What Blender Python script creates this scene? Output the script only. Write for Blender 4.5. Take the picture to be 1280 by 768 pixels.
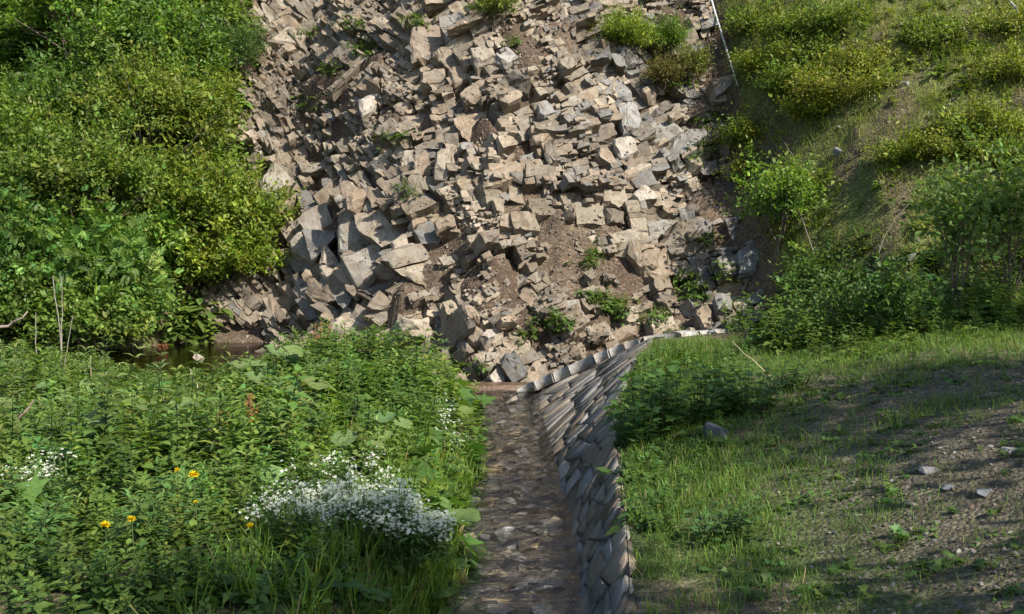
import bpy, bmesh, math, random
import numpy as np
from mathutils import Vector, Matrix
from mathutils.bvhtree import BVHTree

for o in list(bpy.data.objects):
    bpy.data.objects.remove(o)
scene = bpy.context.scene
COL = scene.collection
rng = np.random.default_rng(7)
random.seed(7)

# ------------------------------------------------------------------ camera
FPX = 1372.0                      # focal length in pixels of a 1280 wide picture
CAMZ = 2.65
PITCH = math.atan(84 / FPX)
cam_d = bpy.data.cameras.new('camera')
cam = bpy.data.objects.new('camera', cam_d)
COL.objects.link(cam)
cam.location = (0, 0, CAMZ)
cam.rotation_euler = (math.pi / 2 - PITCH, 0, 0)
cam_d.sensor_width = 36
cam_d.lens = 36 * FPX / 1280
cam_d.clip_end = 400
scene.camera = cam

# ------------------------------------------------------------------ sky, sun, exposure
SUN = np.array([0.54, -0.52, 0.66]); SUN = SUN / np.linalg.norm(SUN)
el = math.asin(SUN[2]); az = math.atan2(SUN[0], SUN[1])
w = bpy.data.worlds.new('World'); scene.world = w; w.use_nodes = True
nt = w.node_tree
sky = nt.nodes.new('ShaderNodeTexSky'); sky.sky_type = 'NISHITA'; sky.sun_disc = False
sky.sun_elevation = el; sky.sun_rotation = az
bg = nt.nodes['Background']; bg.inputs[1].default_value = 0.115
nt.links.new(sky.outputs[0], bg.inputs[0])
sd = bpy.data.lights.new('sun', 'SUN'); so = bpy.data.objects.new('sun', sd); COL.objects.link(so)
sd.energy = 5.0; sd.angle = math.radians(0.55); sd.color = (1.0, 0.93, 0.82)
so.rotation_euler = Vector(SUN).to_track_quat('Z', 'Y').to_euler()
so.location = (20, -12, 20)
vs = scene.view_settings
vs.view_transform = 'Standard'; vs.look = 'None'; vs.gamma = 1; vs.exposure = 0.88; vs.use_curve_mapping = False

# ------------------------------------------------------------------ numeric helpers
def _h(ix, iy, iz):
    n = (ix.astype(np.int64) * 374761393 + iy.astype(np.int64) * 668265263 + iz.astype(np.int64) * 2147483647) & 0xffffffff
    n = ((n ^ (n >> 13)) * 1274126177) & 0xffffffff
    n = n ^ (n >> 16)
    return (n & 0xffff) / 65535.0

def vn(x, y, z=0.0):
    x, y, z = np.broadcast_arrays(np.asarray(x, float), np.asarray(y, float), np.asarray(z, float))
    ix, iy, iz = np.floor(x), np.floor(y), np.floor(z)
    fx, fy, fz = x - ix, y - iy, z - iz
    fx, fy, fz = [f * f * (3 - 2 * f) for f in (fx, fy, fz)]
    r = 0
    for a in (0, 1):
        for b in (0, 1):
            for c in (0, 1):
                r = r + _h(ix + a, iy + b, iz + c) * (fx if a else 1 - fx) * (fy if b else 1 - fy) * (fz if c else 1 - fz)
    return r

def fbm(x, y, z=0.0, o=4):
    s, a, t = 0, 0.5, 0
    x = np.asarray(x, float); y = np.asarray(y, float); z = np.asarray(z, float)
    for i in range(o):
        s = s + a * vn(x * 2 ** i + 17 * i, y * 2 ** i + 5 * i, z * 2 ** i); t += a; a *= 0.5
    return s / t            # 0..1

def ss(a, b, x):
    t = np.clip((x - a) / (b - a), 0, 1); return t * t * (3 - 2 * t)

def tab(v, t):
    return np.interp(v, [p[0] for p in t], [p[1] for p in t])

def unit(v):
    v = np.asarray(v, float); return v / np.maximum(np.linalg.norm(v, axis=-1, keepdims=True), 1e-9)

# ------------------------------------------------------------------ the lie of the land
XR = [(-5, -3.6), (2, -1.8), (5, -.25), (7, .42), (10, .52), (14, .40), (19.1, .21), (22, .2)]     # right waterline
XT = [(-5, -2.6), (2, -.9), (5, .42), (7, .78), (8.4, .90), (11, 1.08), (13, 1.26), (15.5, 1.75), (17.3, 2.25), (19, 2.5)]
ZT = [(-5, 1.05), (0, 1.02), (4, .52), (7, .38), (10, .45), (13, .64), (15.5, .90), (17.3, 1.08), (20, 1.1)]        # height of the right bank at its edge
XL = [(-5, -5), (2, -3.2), (5, -1.5), (7, -.62), (8.6, -.36), (9.8, -.46), (11, -.50), (12.3, -.30), (14, -.34), (15.5, -.28), (17, -.5), (19, -1.2), (24, -1.3)]
YB = [(.2, 19.1), (1, 19.9), (2.5, 20.2), (5, 20.2), (6, 20.5)]
YT = [(2.25, 17.3), (3, 17.9), (5, 18.3), (6, 18.5)]
HB = [(-40, 25), (-10, 23.4), (-8.6, 23.9), (-7.6, 25.4), (-5.8, 25.4), (-4.5, 23.8), (-2.5, 21.7), (-.5, 20.2), (1, 20.4), (3, 21.2), (4.6, 21.5), (5.0, 21.2), (5.8, 19.4),
      (7, 17.6), (10, 16.0), (14, 15), (20, 13), (40, 11)]
SL = [(-14, .9), (-8, 1.1), (-5.5, 1.22), (4.8, 1.22), (6, 1.03), (20, .9)]

def water_level(x, y):
    return 0.25 * ss(-1.0, -3.0, x) * ss(18.6, 20.0, y) - 0.012 * (19 - np.clip(y, 0, 19))

def hill_h(x, y):
    yb = tab(x, HB); sl = tab(x, SL)
    d = y - yb + 0.9 * (fbm(x * .35 + 9, y * .2, 0, 3) - .5)
    h = sl * d
    cl = ss(-7.5, -6, x) * (1 - ss(4.7, 5.4, x))
    r = ss(0, 1.5, h)
    h = h + r * cl * (1.5 * (fbm(x * .45 + 3, h * .4 + x * .2, 0, 3) - .5) + .55 * (fbm(x * 1.5, h * 1.3 + 40, 0, 3) - .5))
    h = h + r * (1 - cl) * (.7 * (fbm(x * .5, y * .6, 0, 4) - .5) + .25 * (fbm(x * 2, y * 2.2, 7, 3) - .5))
    h = h - 1.0 * np.exp(-((x + 1.62) / .38) ** 2 - ((h - 1.25) / .75) ** 2)          # hollow beside the leaning block
    return np.where(h > 15, 15 + (h - 15) * .3, h)

def fore_h(x, y):
    xr, xt, xl = tab(y, XR), tab(y, XT), tab(y, XL)
    f1 = (x - xr) / (xt - xr)
    yb, yt = tab(x, YB), tab(x, YT)
    f2 = (yb - y) / (yb - yt)
    f = np.clip(np.minimum(f1, f2), 0, 1)
    zt = tab(y, ZT); away = np.clip(x - xt, 0, 30)
    zr = zt + .16 * (fbm(x * .6, y * .6, 3, 4) - .5) * ss(0, 1, away) + (1.28 - zt) * ss(.2, 4.2, away) + .05 * np.clip(away - 3, 0, 20) + .10 * ss(13, 17, y) * ss(4, 7, x)
    wl = water_level(x, y)
    bed = wl - .13 + .05 * (fbm(x * 2, y * 2, 1, 3) - .5)
    right = bed + (zr - bed) * f - .06 * (f < 1)
    zl = .36 + .18 * (fbm(x * .6, y * .6, 5, 4) - .5) + .42 * np.exp(-((x + 2.6) / 1.4) ** 2 - ((y - 15.8) / 2.0) ** 2) - .16 * np.exp(-((x + 5.3) / 1.5) ** 2 - ((y - 18.3) / 1.5) ** 2)
    zl = zl + .25 * ss(-7, -11, x)
    edge = 18.9 + .35 * np.sin(x * 1.3)
    lf = ss(0, .7, xl - x) * (1 - ss(edge, edge + 1.1, y))
    left = bed + (zl - bed) * lf
    return np.maximum(left, right)

def H(x, y):
    x = np.asarray(x, float); y = np.asarray(y, float)
    a, b = fore_h(x, y), hill_h(x, y)
    return np.maximum(a, b)

def Hn(x, y, e=.12):
    gx = (H(x + e, y) - H(x - e, y)) / (2 * e); gy = (H(x, y + e) - H(x, y - e)) / (2 * e)
    return unit(np.stack([-gx, -gy, np.ones_like(gx)], -1))

CP, SP = math.cos(PITCH), math.sin(PITCH)
def ray(u, v):
    u = np.asarray(u, float); v = np.asarray(v, float)
    a = (u - 640) / FPX; b = (384 - v) / FPX
    return np.stack([a, CP + b * SP, -SP + b * CP], -1)

def proj(p):
    p = np.asarray(p, float)
    x, y, z = p[..., 0], p[..., 1], p[..., 2] - CAMZ
    d = y * CP - z * SP; up = y * SP + z * CP
    d = np.maximum(d, .1)
    return 640 + FPX * x / d, 384 - FPX * up / d, d

QX0, QY0, QS = -20.0, 2.0, .08
QG = H(*np.meshgrid(np.arange(QX0, 20, QS), np.arange(QY0, 46, QS), indexing='ij'))
def Hq(x, y):
    fx = np.clip((np.asarray(x, float) - QX0) / QS, 0, QG.shape[0] - 1.001); fy = np.clip((np.asarray(y, float) - QY0) / QS, 0, QG.shape[1] - 1.001)
    i, j = fx.astype(int), fy.astype(int); a, b = fx - i, fy - j
    return QG[i, j] * (1 - a) * (1 - b) + QG[i + 1, j] * a * (1 - b) + QG[i, j + 1] * (1 - a) * b + QG[i + 1, j + 1] * a * b

def hit(u, v, lift=0.0):
    """where the line of sight through a picture point meets the land (vectorised)"""
    d = ray(u, v); sh = d.shape[:-1]
    t = np.full(sh, 4.0); t0 = t.copy(); done = np.zeros(sh, bool)
    for i in range(420):
        x, y, z = d[..., 0] * t, d[..., 1] * t, CAMZ + d[..., 2] * t
        below = z < Hq(x, y) + lift
        done = done | below
        t0 = np.where(done, t0, t)
        t = np.where(done, t, t + .1)
        if done.all(): break
    lo, hi = t0, t
    for i in range(10):
        m = (lo + hi) / 2
        b = CAMZ + d[..., 2] * m < Hq(d[..., 0] * m, d[..., 1] * m) + lift
        hi = np.where(b, m, hi); lo = np.where(b, lo, m)
    p = d * hi[..., None]; p[..., 2] += CAMZ
    return p

# ------------------------------------------------------------------ mesh helpers
class MB:
    def __init__(s): s.V = []; s.F = []; s.C = []; s.n = 0
    def add(s, V, F, C):
        V = np.asarray(V, float).reshape(-1, 3); F = np.asarray(F, int).reshape(-1, 3)
        C = np.asarray(C, float)
        if C.ndim == 1: C = np.tile(C, (len(V), 1))
        s.V.append(V); s.F.append(F + s.n); s.C.append(C); s.n += len(V)
    def inst(s, T, pos, R, sc, col):
        """T=(V,F,tint) copies at pos with rotation R and scale sc"""
        tv, tf, tc = T; N = len(pos)
        if N == 0: return
        sc = np.asarray(sc, float)
        if sc.ndim == 1: sc = sc[:, None]
        sc = np.broadcast_to(sc, (N, 3))
        V = np.einsum('nij,nkj->nki', R, tv[None] * sc[:, None, :]) + pos[:, None, :]
        C = np.clip(tc[None] * np.asarray(col)[:, None, :], 0, 1)
        F = tf[None] + (np.arange(N) * len(tv))[:, None, None]
        s.add(V.reshape(-1, 3), F.reshape(-1, 3), C.reshape(-1, 3))
    def data(s):
        return np.concatenate(s.V), np.concatenate(s.F), np.concatenate(s.C)
    def build(s, name, m, parent=None, smooth=False, origin=None):
        V, F, C = s.data()
        if origin is not None: V = V - np.asarray(origin)
        me = bpy.data.meshes.new(name)
        me.vertices.add(len(V)); me.vertices.foreach_set('co', V.astype(np.float32).ravel())
        me.loops.add(F.size); me.loops.foreach_set('vertex_index', F.astype(np.int32).ravel())
        me.polygons.add(len(F)); me.polygons.foreach_set('loop_start', np.arange(0, F.size, 3, dtype=np.int32))
        me.update(calc_edges=True)
        at = me.color_attributes.new('tint', 'FLOAT_COLOR', 'POINT')
        at.data.foreach_set('color', np.concatenate([C, np.ones((len(C), 1))], 1).astype(np.float32).ravel())
        if smooth: me.polygons.foreach_set('use_smooth', np.ones(len(F), bool))
        me.materials.append(m)
        o = bpy.data.objects.new(name, me); COL.objects.link(o)
        if parent is not None: o.parent = parent
        elif origin is not None: o.location = origin
        return o

def tag(o, label=None, cat=None, group=None, kind=None):
    if label: o['label'] = label
    if cat: o['category'] = cat
    if group: o['group'] = group
    if kind: o['kind'] = kind
    return o

def empty(name, loc):
    o = bpy.data.objects.new(name, None); COL.objects.link(o); o.location = loc
    o.empty_display_size = .1
    return o

def frames(ydir, nrm):
    y = unit(ydir); z = unit(nrm - y * np.sum(nrm * y, -1, keepdims=True)); x = np.cross(y, z)
    return np.stack([x, y, z], -1)

def yaw_frames(n, tilt=.25, r=rng):
    a = r.uniform(0, 2 * math.pi, n)
    up = unit(np.stack([r.normal(0, tilt, n), r.normal(0, tilt, n), np.ones(n)], -1))
    f = np.stack([np.cos(a), np.sin(a), np.zeros(n)], -1)
    return frames(unit(f - up * np.sum(f * up, -1, keepdims=True)), up)

def tube(P, R, sides=5, col=(.1, .08, .06)):
    P = np.asarray(P, float); R = np.asarray(R, float); n = len(P)
    T = unit(np.gradient(P, axis=0))
    ref = np.array([1, 0, 0.]) if abs(T[0][0]) < .8 else np.array([0, 1, 0.])
    A = unit(np.cross(T, ref)); B = np.cross(T, A)
    a = np.arange(sides) * 2 * math.pi / sides
    V = P[:, None] + R[:, None, None] * (np.cos(a)[None, :, None] * A[:, None] + np.sin(a)[None, :, None] * B[:, None])
    F = []
    for i in range(n - 1):
        for j in range(sides):
            k = (j + 1) % sides
            p, q, r_, s_ = i * sides + j, i * sides + k, (i + 1) * sides + k, (i + 1) * sides + j
            F += [(p, q, r_), (p, r_, s_)]
    V = V.reshape(-1, 3)
    c = len(V); V = np.vstack([V, P[-1:] + T[-1:] * R[-1]])
    F += [((n - 1) * sides + j, (n - 1) * sides + (j + 1) % sides, c) for j in range(sides)]
    return V, np.array(F), np.tile(np.array(col, float), (len(V), 1))

# ------------------------------------------------------------------ materials
def newmat(name):
    m = bpy.data.materials.new(name); m.use_nodes = True
    t = m.node_tree; b = t.nodes['Principled BSDF']
    return m, t, b

def nd(t, kind, **kw):
    n = t.nodes.new(kind)
    for k, v in kw.items():
        if k in n.inputs: n.inputs[k].default_value = v
        else: setattr(n, k, v)
    return n

def noise(t, scale, detail=5, rough=.6, vec=None):
    n = nd(t, 'ShaderNodeTexNoise', Scale=scale, Detail=detail, Roughness=rough)
    if vec is not None: t.links.new(vec, n.inputs['Vector'])
    return n.outputs['Fac']

def ramp(t, fac, stops):
    r = nd(t, 'ShaderNodeValToRGB'); e = r.color_ramp.elements
    while len(e) < len(stops): e.new(.5)
    for i, (p, c) in enumerate(stops):
        e[i].position = p; e[i].color = (*c, 1) if not isinstance(c, (int, float)) else (c, c, c, 1)
    t.links.new(fac, r.inputs[0]); return r.outputs[0]

def mul(t, a, b, fac=1.0, mode='MULTIPLY'):
    m = nd(t, 'ShaderNodeMix', data_type='RGBA', blend_type=mode)
    m.inputs[0].default_value = fac if isinstance(fac, (int, float)) else 1
    if not isinstance(fac, (int, float)): t.links.new(fac, m.inputs[0])
    for s, i in ((a, 6), (b, 7)):
        if isinstance(s, tuple): m.inputs[i].default_value = (*s, 1)
        else: t.links.new(s, m.inputs[i])
    return m.outputs[2]

def bump(t, b, h, strength, dist=.02):
    n = nd(t, 'ShaderNodeBump', Strength=strength, Distance=dist)
    t.links.new(h, n.inputs['Height']); t.links.new(n.outputs[0], b.inputs['Normal']); return n

def math_(t, op, a, b):
    n = nd(t, 'ShaderNodeMath', operation=op)
    for s, i in ((a, 0), (b, 1)):
        if isinstance(s, (int, float)): n.inputs[i].default_value = s
        else: t.links.new(s, n.inputs[i])
    return n.outputs[0]

def attr(t):
    return nd(t, 'ShaderNodeAttribute', attribute_name='tint').outputs['Color']

def wpos(t):
    return nd(t, 'ShaderNodeNewGeometry').outputs['Position']

def mat_rock(name, stain=(.62, .50, .36), rough=.82, lich=.0, sc=1.0, crack=.4, moss=0.):
    m, t, b = newmat(name); P = wpos(t)
    n1 = noise(t, 3.0 * sc, 2, .65, P); n2 = noise(t, 20 * sc, 4, .72, P); n3 = noise(t, 9 * sc, 2, .6, P)
    c = mul(t, attr(t), ramp(t, n2, [(.25, .68), (.55, 1.0), (.8, 1.2)]))
    c = mul(t, c, ramp(t, n1, [(.35, (1.06, 1.04, 1.02)), (.5, (1, 1, 1)), (.62, stain), (.72, (.9, .85, .8))]), .55)
    vo = nd(t, 'ShaderNodeTexVoronoi', feature='DISTANCE_TO_EDGE', Scale=3.6 * sc)
    wv = nd(t, 'ShaderNodeVectorMath', operation='ADD'); t.links.new(P, wv.inputs[0])
    nc = nd(t, 'ShaderNodeTexNoise', Scale=4.0 * sc, Detail=1)
    t.links.new(P, nc.inputs['Vector'])
    sc_ = nd(t, 'ShaderNodeVectorMath', operation='SCALE'); sc_.inputs['Scale'].default_value = .35
    t.links.new(nc.outputs['Color'], sc_.inputs[0]); t.links.new(sc_.outputs[0], wv.inputs[1]); t.links.new(wv.outputs[0], vo.inputs['Vector'])
    cr = ramp(t, vo.outputs['Distance'], [(0.0, .4), (.016, 1.0)])
    gate = ramp(t, n1, [(.46, 0.0), (.52, 1.0)])
    c = mul(t, c, cr, mul(t, gate, (crack,) * 3))
    if lich: c = mul(t, c, (.20, .165, .125), ramp(t, n1, [(.56, 0.), (.70, lich)]), 'MIX')
    if moss: c = mul(t, c, (.055, .07, .02), ramp(t, noise(t, 2.3, 3, .7, P), [(.58, 0.), (.66, moss)]), 'MIX')
    t.links.new(c, b.inputs['Base Color'])
    b.inputs['Roughness'].default_value = rough; b.inputs['Specular IOR Level'].default_value = .3
    h = math_(t, 'ADD', math_(t, 'MULTIPLY', n2, .7), math_(t, 'MULTIPLY', n3, .9))
    bump(t, b, h, .9, .016)
    return m

def mat_soil(name):
    m, t, b = newmat(name); P = wpos(t)
    n1 = noise(t, 2.2, 3, .65, P); n2 = noise(t, 14, 4, .75, P)
    vo = nd(t, 'ShaderNodeTexVoronoi', Scale=26.); t.links.new(P, vo.inputs['Vector'])
    c = mul(t, attr(t), ramp(t, n2, [(.25, .55), (.5, .95), (.78, 1.35)]))
    c = mul(t, c, ramp(t, n1, [(.3, .8), (.7, 1.15)]))
    c = mul(t, c, ramp(t, nd_sep(t, vo.outputs['Color']), [(.0, .62), (.6, 1.0), (1., 1.7)]), .8)
    t.links.new(c, b.inputs['Base Color']); b.inputs['Roughness'].default_value = .95
    b.inputs['Specular IOR Level'].default_value = .15
    h = math_(t, 'ADD', math_(t, 'MULTIPLY', n2, 1.0), math_(t, 'MULTIPLY', vo.outputs['Distance'], -.8))
    bump(t, b, h, 1.0, .026)
    return m

def nd_sep(t, c):
    s = nd(t, 'ShaderNodeSeparateColor'); t.links.new(c, s.inputs[0]); return s.outputs[0]

def mat_leaf(name, trans=.45, rough=.5, spec=.35):
    m, t, b = newmat(name); P = wpos(t)
    n = noise(t, 30, 2, .5, P)
    c = mul(t, attr(t), ramp(t, n, [(.3, .82), (.7, 1.15)]))
    t.links.new(c, b.inputs['Base Color']); b.inputs['Roughness'].default_value = rough
    b.inputs['Specular IOR Level'].default_value = spec
    tr = nd(t, 'ShaderNodeBsdfTranslucent')
    t.links.new(mul(t, c, (1.15, 1.25, .55)), tr.inputs[0])
    mx = nd(t, 'ShaderNodeMixShader'); mx.inputs[0].default_value = trans
    out = t.nodes['Material Output']
    t.links.new(b.outputs[0], mx.inputs[1]); t.links.new(tr.outputs[0], mx.inputs[2]); t.links.new(mx.outputs[0], out.inputs[0])
    return m

def mat_plain(name, rough=.8, spec=.3, metal=0., ns=40, amp=.25, bs=.3):
    m, t, b = newmat(name); P = wpos(t)
    n = noise(t, ns, 4, .6, P)
    c = mul(t, attr(t), ramp(t, n, [(.3, 1 - amp), (.7, 1 + amp)]))
    t.links.new(c, b.inputs['Base Color']); b.inputs['Roughness'].default_value = rough
    b.inputs['Specular IOR Level'].default_value = spec; b.inputs['Metallic'].default_value = metal
    bump(t, b, n, bs, .01)
    return m

def mat_water(name, tint, scale, strength, stretch=(1, 1, 1)):
    m, t, b = newmat(name); t.nodes.remove(b)
    out = t.nodes['Material Output']; P = wpos(t)
    mp = nd(t, 'ShaderNodeMapping'); mp.inputs['Scale'].default_value = stretch; t.links.new(P, mp.inputs[0])
    n = noise(t, scale, 4, .6, mp.outputs[0])
    n2 = noise(t, scale * .3, 3, .5, mp.outputs[0])
    bp = nd(t, 'ShaderNodeBump', Strength=strength, Distance=.06)
    t.links.new(math_(t, 'ADD', n, n2), bp.inputs['Height'])
    fr = nd(t, 'ShaderNodeFresnel', IOR=1.42); t.links.new(bp.outputs[0], fr.inputs['Normal'])
    gl = nd(t, 'ShaderNodeBsdfGlossy', Roughness=.03); t.links.new(bp.outputs[0], gl.inputs['Normal'])
    tp = nd(t, 'ShaderNodeBsdfTransparent'); tp.inputs[0].default_value = (*tint, 1)
    mx = nd(t, 'ShaderNodeMixShader'); t.links.new(fr.outputs[0], mx.inputs[0])
    t.links.new(tp.outputs[0], mx.inputs[1]); t.links.new(gl.outputs[0], mx.inputs[2]); t.links.new(mx.outputs[0], out.inputs[0])
    return m

M_ROCK = mat_rock('fractured_rock', lich=.35)
M_SLATE = mat_rock('slate_block', stain=(.75, .62, .48), lich=.25, sc=1.6, crack=.3, moss=.8)
M_WET = mat_rock('wet_stone', rough=.3, sc=2.0, crack=.2)
M_SOIL = mat_soil('stony_soil')
M_MORTAR = mat_soil('old_mortar')
M_LEAF = mat_leaf('leaf')
M_GRASS = mat_leaf('grass_blade', .4, .55, .25)
M_NEEDLE = mat_leaf('needle', .25, .6, .2)
M_PETAL = mat_leaf('petal', .35, .7, .2)
M_BARK = mat_plain('bark')
M_PIPE = mat_plain('weathered_pipe', .5, .5, .0, 12, .12, .1)
M_STREAM = mat_water('running_water', (.94, .93, .89), 14., .3, (.5, 1.5, 1))
M_POOL = mat_water('still_water', (.82, .64, .40), 5., .12)

# ------------------------------------------------------------------ land sheets
def axis(lo, a, b, hi, fine, nlo, nhi):
    l = a - np.geomspace(fine, a - lo, nlo)[::-1]
    h = b + np.geomspace(fine, hi - b, nhi)
    return np.concatenate([l, np.arange(a, b + fine / 2, fine), h])

gx = axis(-70, -13, 12.5, 70, .1, 24, 24)
gy = axis(-40, 3, 34, 90, .1, 24, 24)
X, Y = np.meshgrid(gx, gy, indexing='ij')
Zf, Zh = fore_h(X, Y), hill_h(X, Y)
Z = np.maximum(Zf, Zh)
ishill = Zh > Zf
cliffm = ishill & (X > -8.2) & (X < 5.3) & (Y < 45)
# where the face is coarse, fine, or bare earth: (u, v, radius, value), read off the photograph
BIG = [(450, 310, 70, .95), (350, 235, 50, .85), (385, 300, 45, .75), (540, 45, 40, .7), (820, 165, 45, .55), (440, 410, 45, .6),
       (620, 220, 40, .45), (560, 420, 40, .5), (650, 450, 30, .45), (570, 90, 40, .45), (690, 180, 30, .42), (530, 205, 35, .45),
       (780, 130, 40, .42), (850, 310, 50, .45), (930, 320, 40, .55), (480, 225, 40, .42), (400, 20, 60, .42), (360, 50, 50, .4)]
EARTH = [(490, 140, 24), (505, 205, 20), (545, 330, 26), (585, 350, 34), (600, 385, 34), (640, 375, 34), (690, 270, 34), (720, 300, 36),
         (745, 330, 40), (770, 370, 40), (800, 395, 34), (700, 340, 26), (740, 440, 26), (640, 30, 34), (660, 70, 30), (425, 95, 26),
         (620, 330, 24), (400, 90, 24), (870, 130, 28), (880, 240, 34), (900, 60, 40), (475, 60, 26), (850, 400, 26), (760, 280, 22),
         (575, 130, 18), (600, 150, 18), (500, 355, 22), (660, 400, 26), (710, 30, 26), (840, 20, 30)]
LU, LV = np.meshgrid(np.arange(0, 1300, 5.), np.arange(-200, 700, 5.), indexing='ij')
_L = np.clip(.29 + .50 * (vn(LU / 38., LV / 38., 3) - .5) + .2 * (vn(LU / 16., LV / 16., 6) - .5), .13, 1); _E = 0 * LU
for a, b, r, s in BIG: _L = _L + (s - .31) * np.exp(-((LU - a) ** 2 + (LV - b) ** 2) / (r * r))
_wu = LU + 26 * (fbm(LU / 30., LV / 30., 2, 3) - .5); _wv = LV + 26 * (fbm(LU / 30., LV / 30., 9, 3) - .5)
for a, b, r in EARTH: _E = np.maximum(_E, np.exp(-((_wu - a) ** 2 + (_wv - b) ** 2) / (r * r * .62)))
_J = vn(LU / 90., LV / 90., 8) - .5
_J2 = (vn(LU / 55., LV / 55., 18) - .5).tolist(); _J3 = (vn(LU / 48., LV / 60., 28) - .5).tolist()
_R = (fbm(LU / 34., LV / 28., 33, 3) - .5).tolist(); _Z = (fbm(LU / 60., LV / 60., 53, 3) - .28).tolist()
_L, _E, _J = _L.tolist(), _E.tolist(), _J.tolist()
def _look(g, u, v):
    return g[min(max(int(u / 5), 0), 259)][min(max(int((v + 200) / 5), 0), 179)]
def coarse(u, v): return _look(_L, u, v)
def earth(u, v): return _look(_E, u, v)
def projf(p):
    z = p[2] - CAMZ; d = max(p[1] * CP - z * SP, .1)
    return 640 + FPX * p[0] / d, 384 - FPX * (p[1] * SP + z * CP) / d, d

# the earth behind the rock lies deeper than the face of the blocks, except in the earthy runs
_EA = np.array(_E)
pu, pv, _ = proj(np.stack([X, Y, Z], -1))
eg = _EA[np.clip((pu / 5).astype(int), 0, 259), np.clip(((pv + 200) / 5).astype(int), 0, 179)]
Zbase = Z.copy()
Z = Z - np.where(cliffm, .50 * (1 - eg) * ss(0, 1.0, Zh - Zf) * ss(-8.1, -7, X) * (1 - ss(4.7, 5.2, X)), 0)
# albedo of the ground
def mixc(a, b, f): return a * (1 - f[..., None]) + b * f[..., None]
nz = fbm(X * .9, Y * .9, 2, 5); nz2 = fbm(X * 4, Y * 4, 4, 4)
soil = np.array([.115, .088, .062]); moss = np.array([.075, .095, .032]); grav = np.array([.102, .090, .062]); clay = np.array([.115, .086, .061]); mud = np.array([.14, .128, .108])
gcol = np.tile(soil, X.shape + (1,))
gpatch = ss(1.9, 3.3, X + .8 * (nz - .5) - .11 * (Y - 9)) * (1 - ss(12.5, 14.0, Y)) * ss(.38, .6, nz * .6 + nz2 * .4 + .12)
gcol = mixc(gcol, moss, ss(.35, .6, nz))
gcol = mixc(gcol, grav, gpatch * (X > .5))
gcol = mixc(gcol, mud, ss(.12, -.05, Z - water_level(X, Y)) * (~ishill))
gcol = mixc(gcol, np.array([.20, .105, .045]), ss(-3, -4.5, X) * ss(.1, -.02, Z - water_level(X, Y)) * (Y > 18.5) * (~ishill))
hs = mixc(np.tile(np.array([.105, .085, .055]), X.shape + (1,)), np.array([.11, .12, .04]), ss(.33, .5, nz))
gcol = np.where(ishill[..., None], hs, gcol)
ccol = mixc(np.tile(clay, X.shape + (1,)), np.array([.085, .06, .043]), ss(.4, .65, nz))
gcol = np.where(cliffm[..., None], ccol, gcol)
nx, ny = X.shape
idx = np.arange(nx * ny).reshape(nx, ny)
q = np.stack([idx[:-1, :-1], idx[1:, :-1], idx[1:, 1:], idx[:-1, 1:]], -1).reshape(-1, 4)
hq = ishill[:-1, :-1].ravel(); cq = cliffm[:-1, :-1].ravel()
allV = np.stack([X, Y, Z], -1).reshape(-1, 3); allC = gcol.reshape(-1, 3)
def sheet(name, sel):
    f = q[sel]; used, inv = np.unique(f, return_inverse=True); inv = inv.reshape(f.shape)
    m = MB(); m.add(allV[used], np.concatenate([inv[:, [0, 1, 2]], inv[:, [0, 2, 3]]]), allC[used])
    o = m.build(name, M_SOIL, smooth=True); tag(o, kind='structure'); return o
ground = sheet('ground', ~hq)
tag(ground, 'stony ground of the two stream banks below the slope', 'ground')
hillside = sheet('hillside', hq & ~cq)
tag(hillside, 'steep earthy hillside beside the rock face', 'hillside')
cliff = sheet('cliff', cq)
tag(cliff, 'sunlit broken rock face of angular tan and grey blocks', 'cliff')

# ------------------------------------------------------------------ fractured rock: split the face along joint planes
def split(faces, n, d):
    A, B, cap = [], [], []
    n0, n1, n2 = n
    for f in faces:
        ds = [n0 * p[0] + n1 * p[1] + n2 * p[2] - d for p in f]
        mn, mx = min(ds), max(ds)
        if mx <= 1e-9: A.append(f); continue
        if mn >= -1e-9: B.append(f); continue
        a, b = [], []
        L = len(f)
        for i in range(L):
            p, dp = f[i], ds[i]; q_, dq = f[(i + 1) % L], ds[(i + 1) % L]
            if dp <= 0: a.append(p)
            if dp >= 0: b.append(p)
            if dp * dq < 0:
                s = dp / (dp - dq)
                x = (p[0] + (q_[0] - p[0]) * s, p[1] + (q_[1] - p[1]) * s, p[2] + (q_[2] - p[2]) * s)
                a.append(x); b.append(x); cap.append(x)
            elif dp == 0: cap.append(p)
        if len(a) > 2: A.append(a)
        if len(b) > 2: B.append(b)
    if len(cap) >= 3 and A and B:
        cx = sum(p[0] for p in cap) / len(cap); cy = sum(p[1] for p in cap) / len(cap); cz = sum(p[2] for p in cap) / len(cap)
        r = (0, 0, 1) if abs(n2) < .8 else (1, 0, 0)
        ux, uy, uz = n1 * r[2] - n2 * r[1], n2 * r[0] - n0 * r[2], n0 * r[1] - n1 * r[0]
        wx, wy, wz = n1 * uz - n2 * uy, n2 * ux - n0 * uz, n0 * uy - n1 * ux
        k = {}
        for p in cap:
            e = (p[0] - cx, p[1] - cy, p[2] - cz)
            k[round(math.atan2(e[0] * wx + e[1] * wy + e[2] * wz, e[0] * ux + e[1] * uy + e[2] * uz), 3)] = p
        c = [k[a] for a in sorted(k)]
        if len(c) >= 3:
            A.append(c); B.append(c[::-1])
    return A, B

def verts(faces):
    return list({p for f in faces for p in f})

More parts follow.
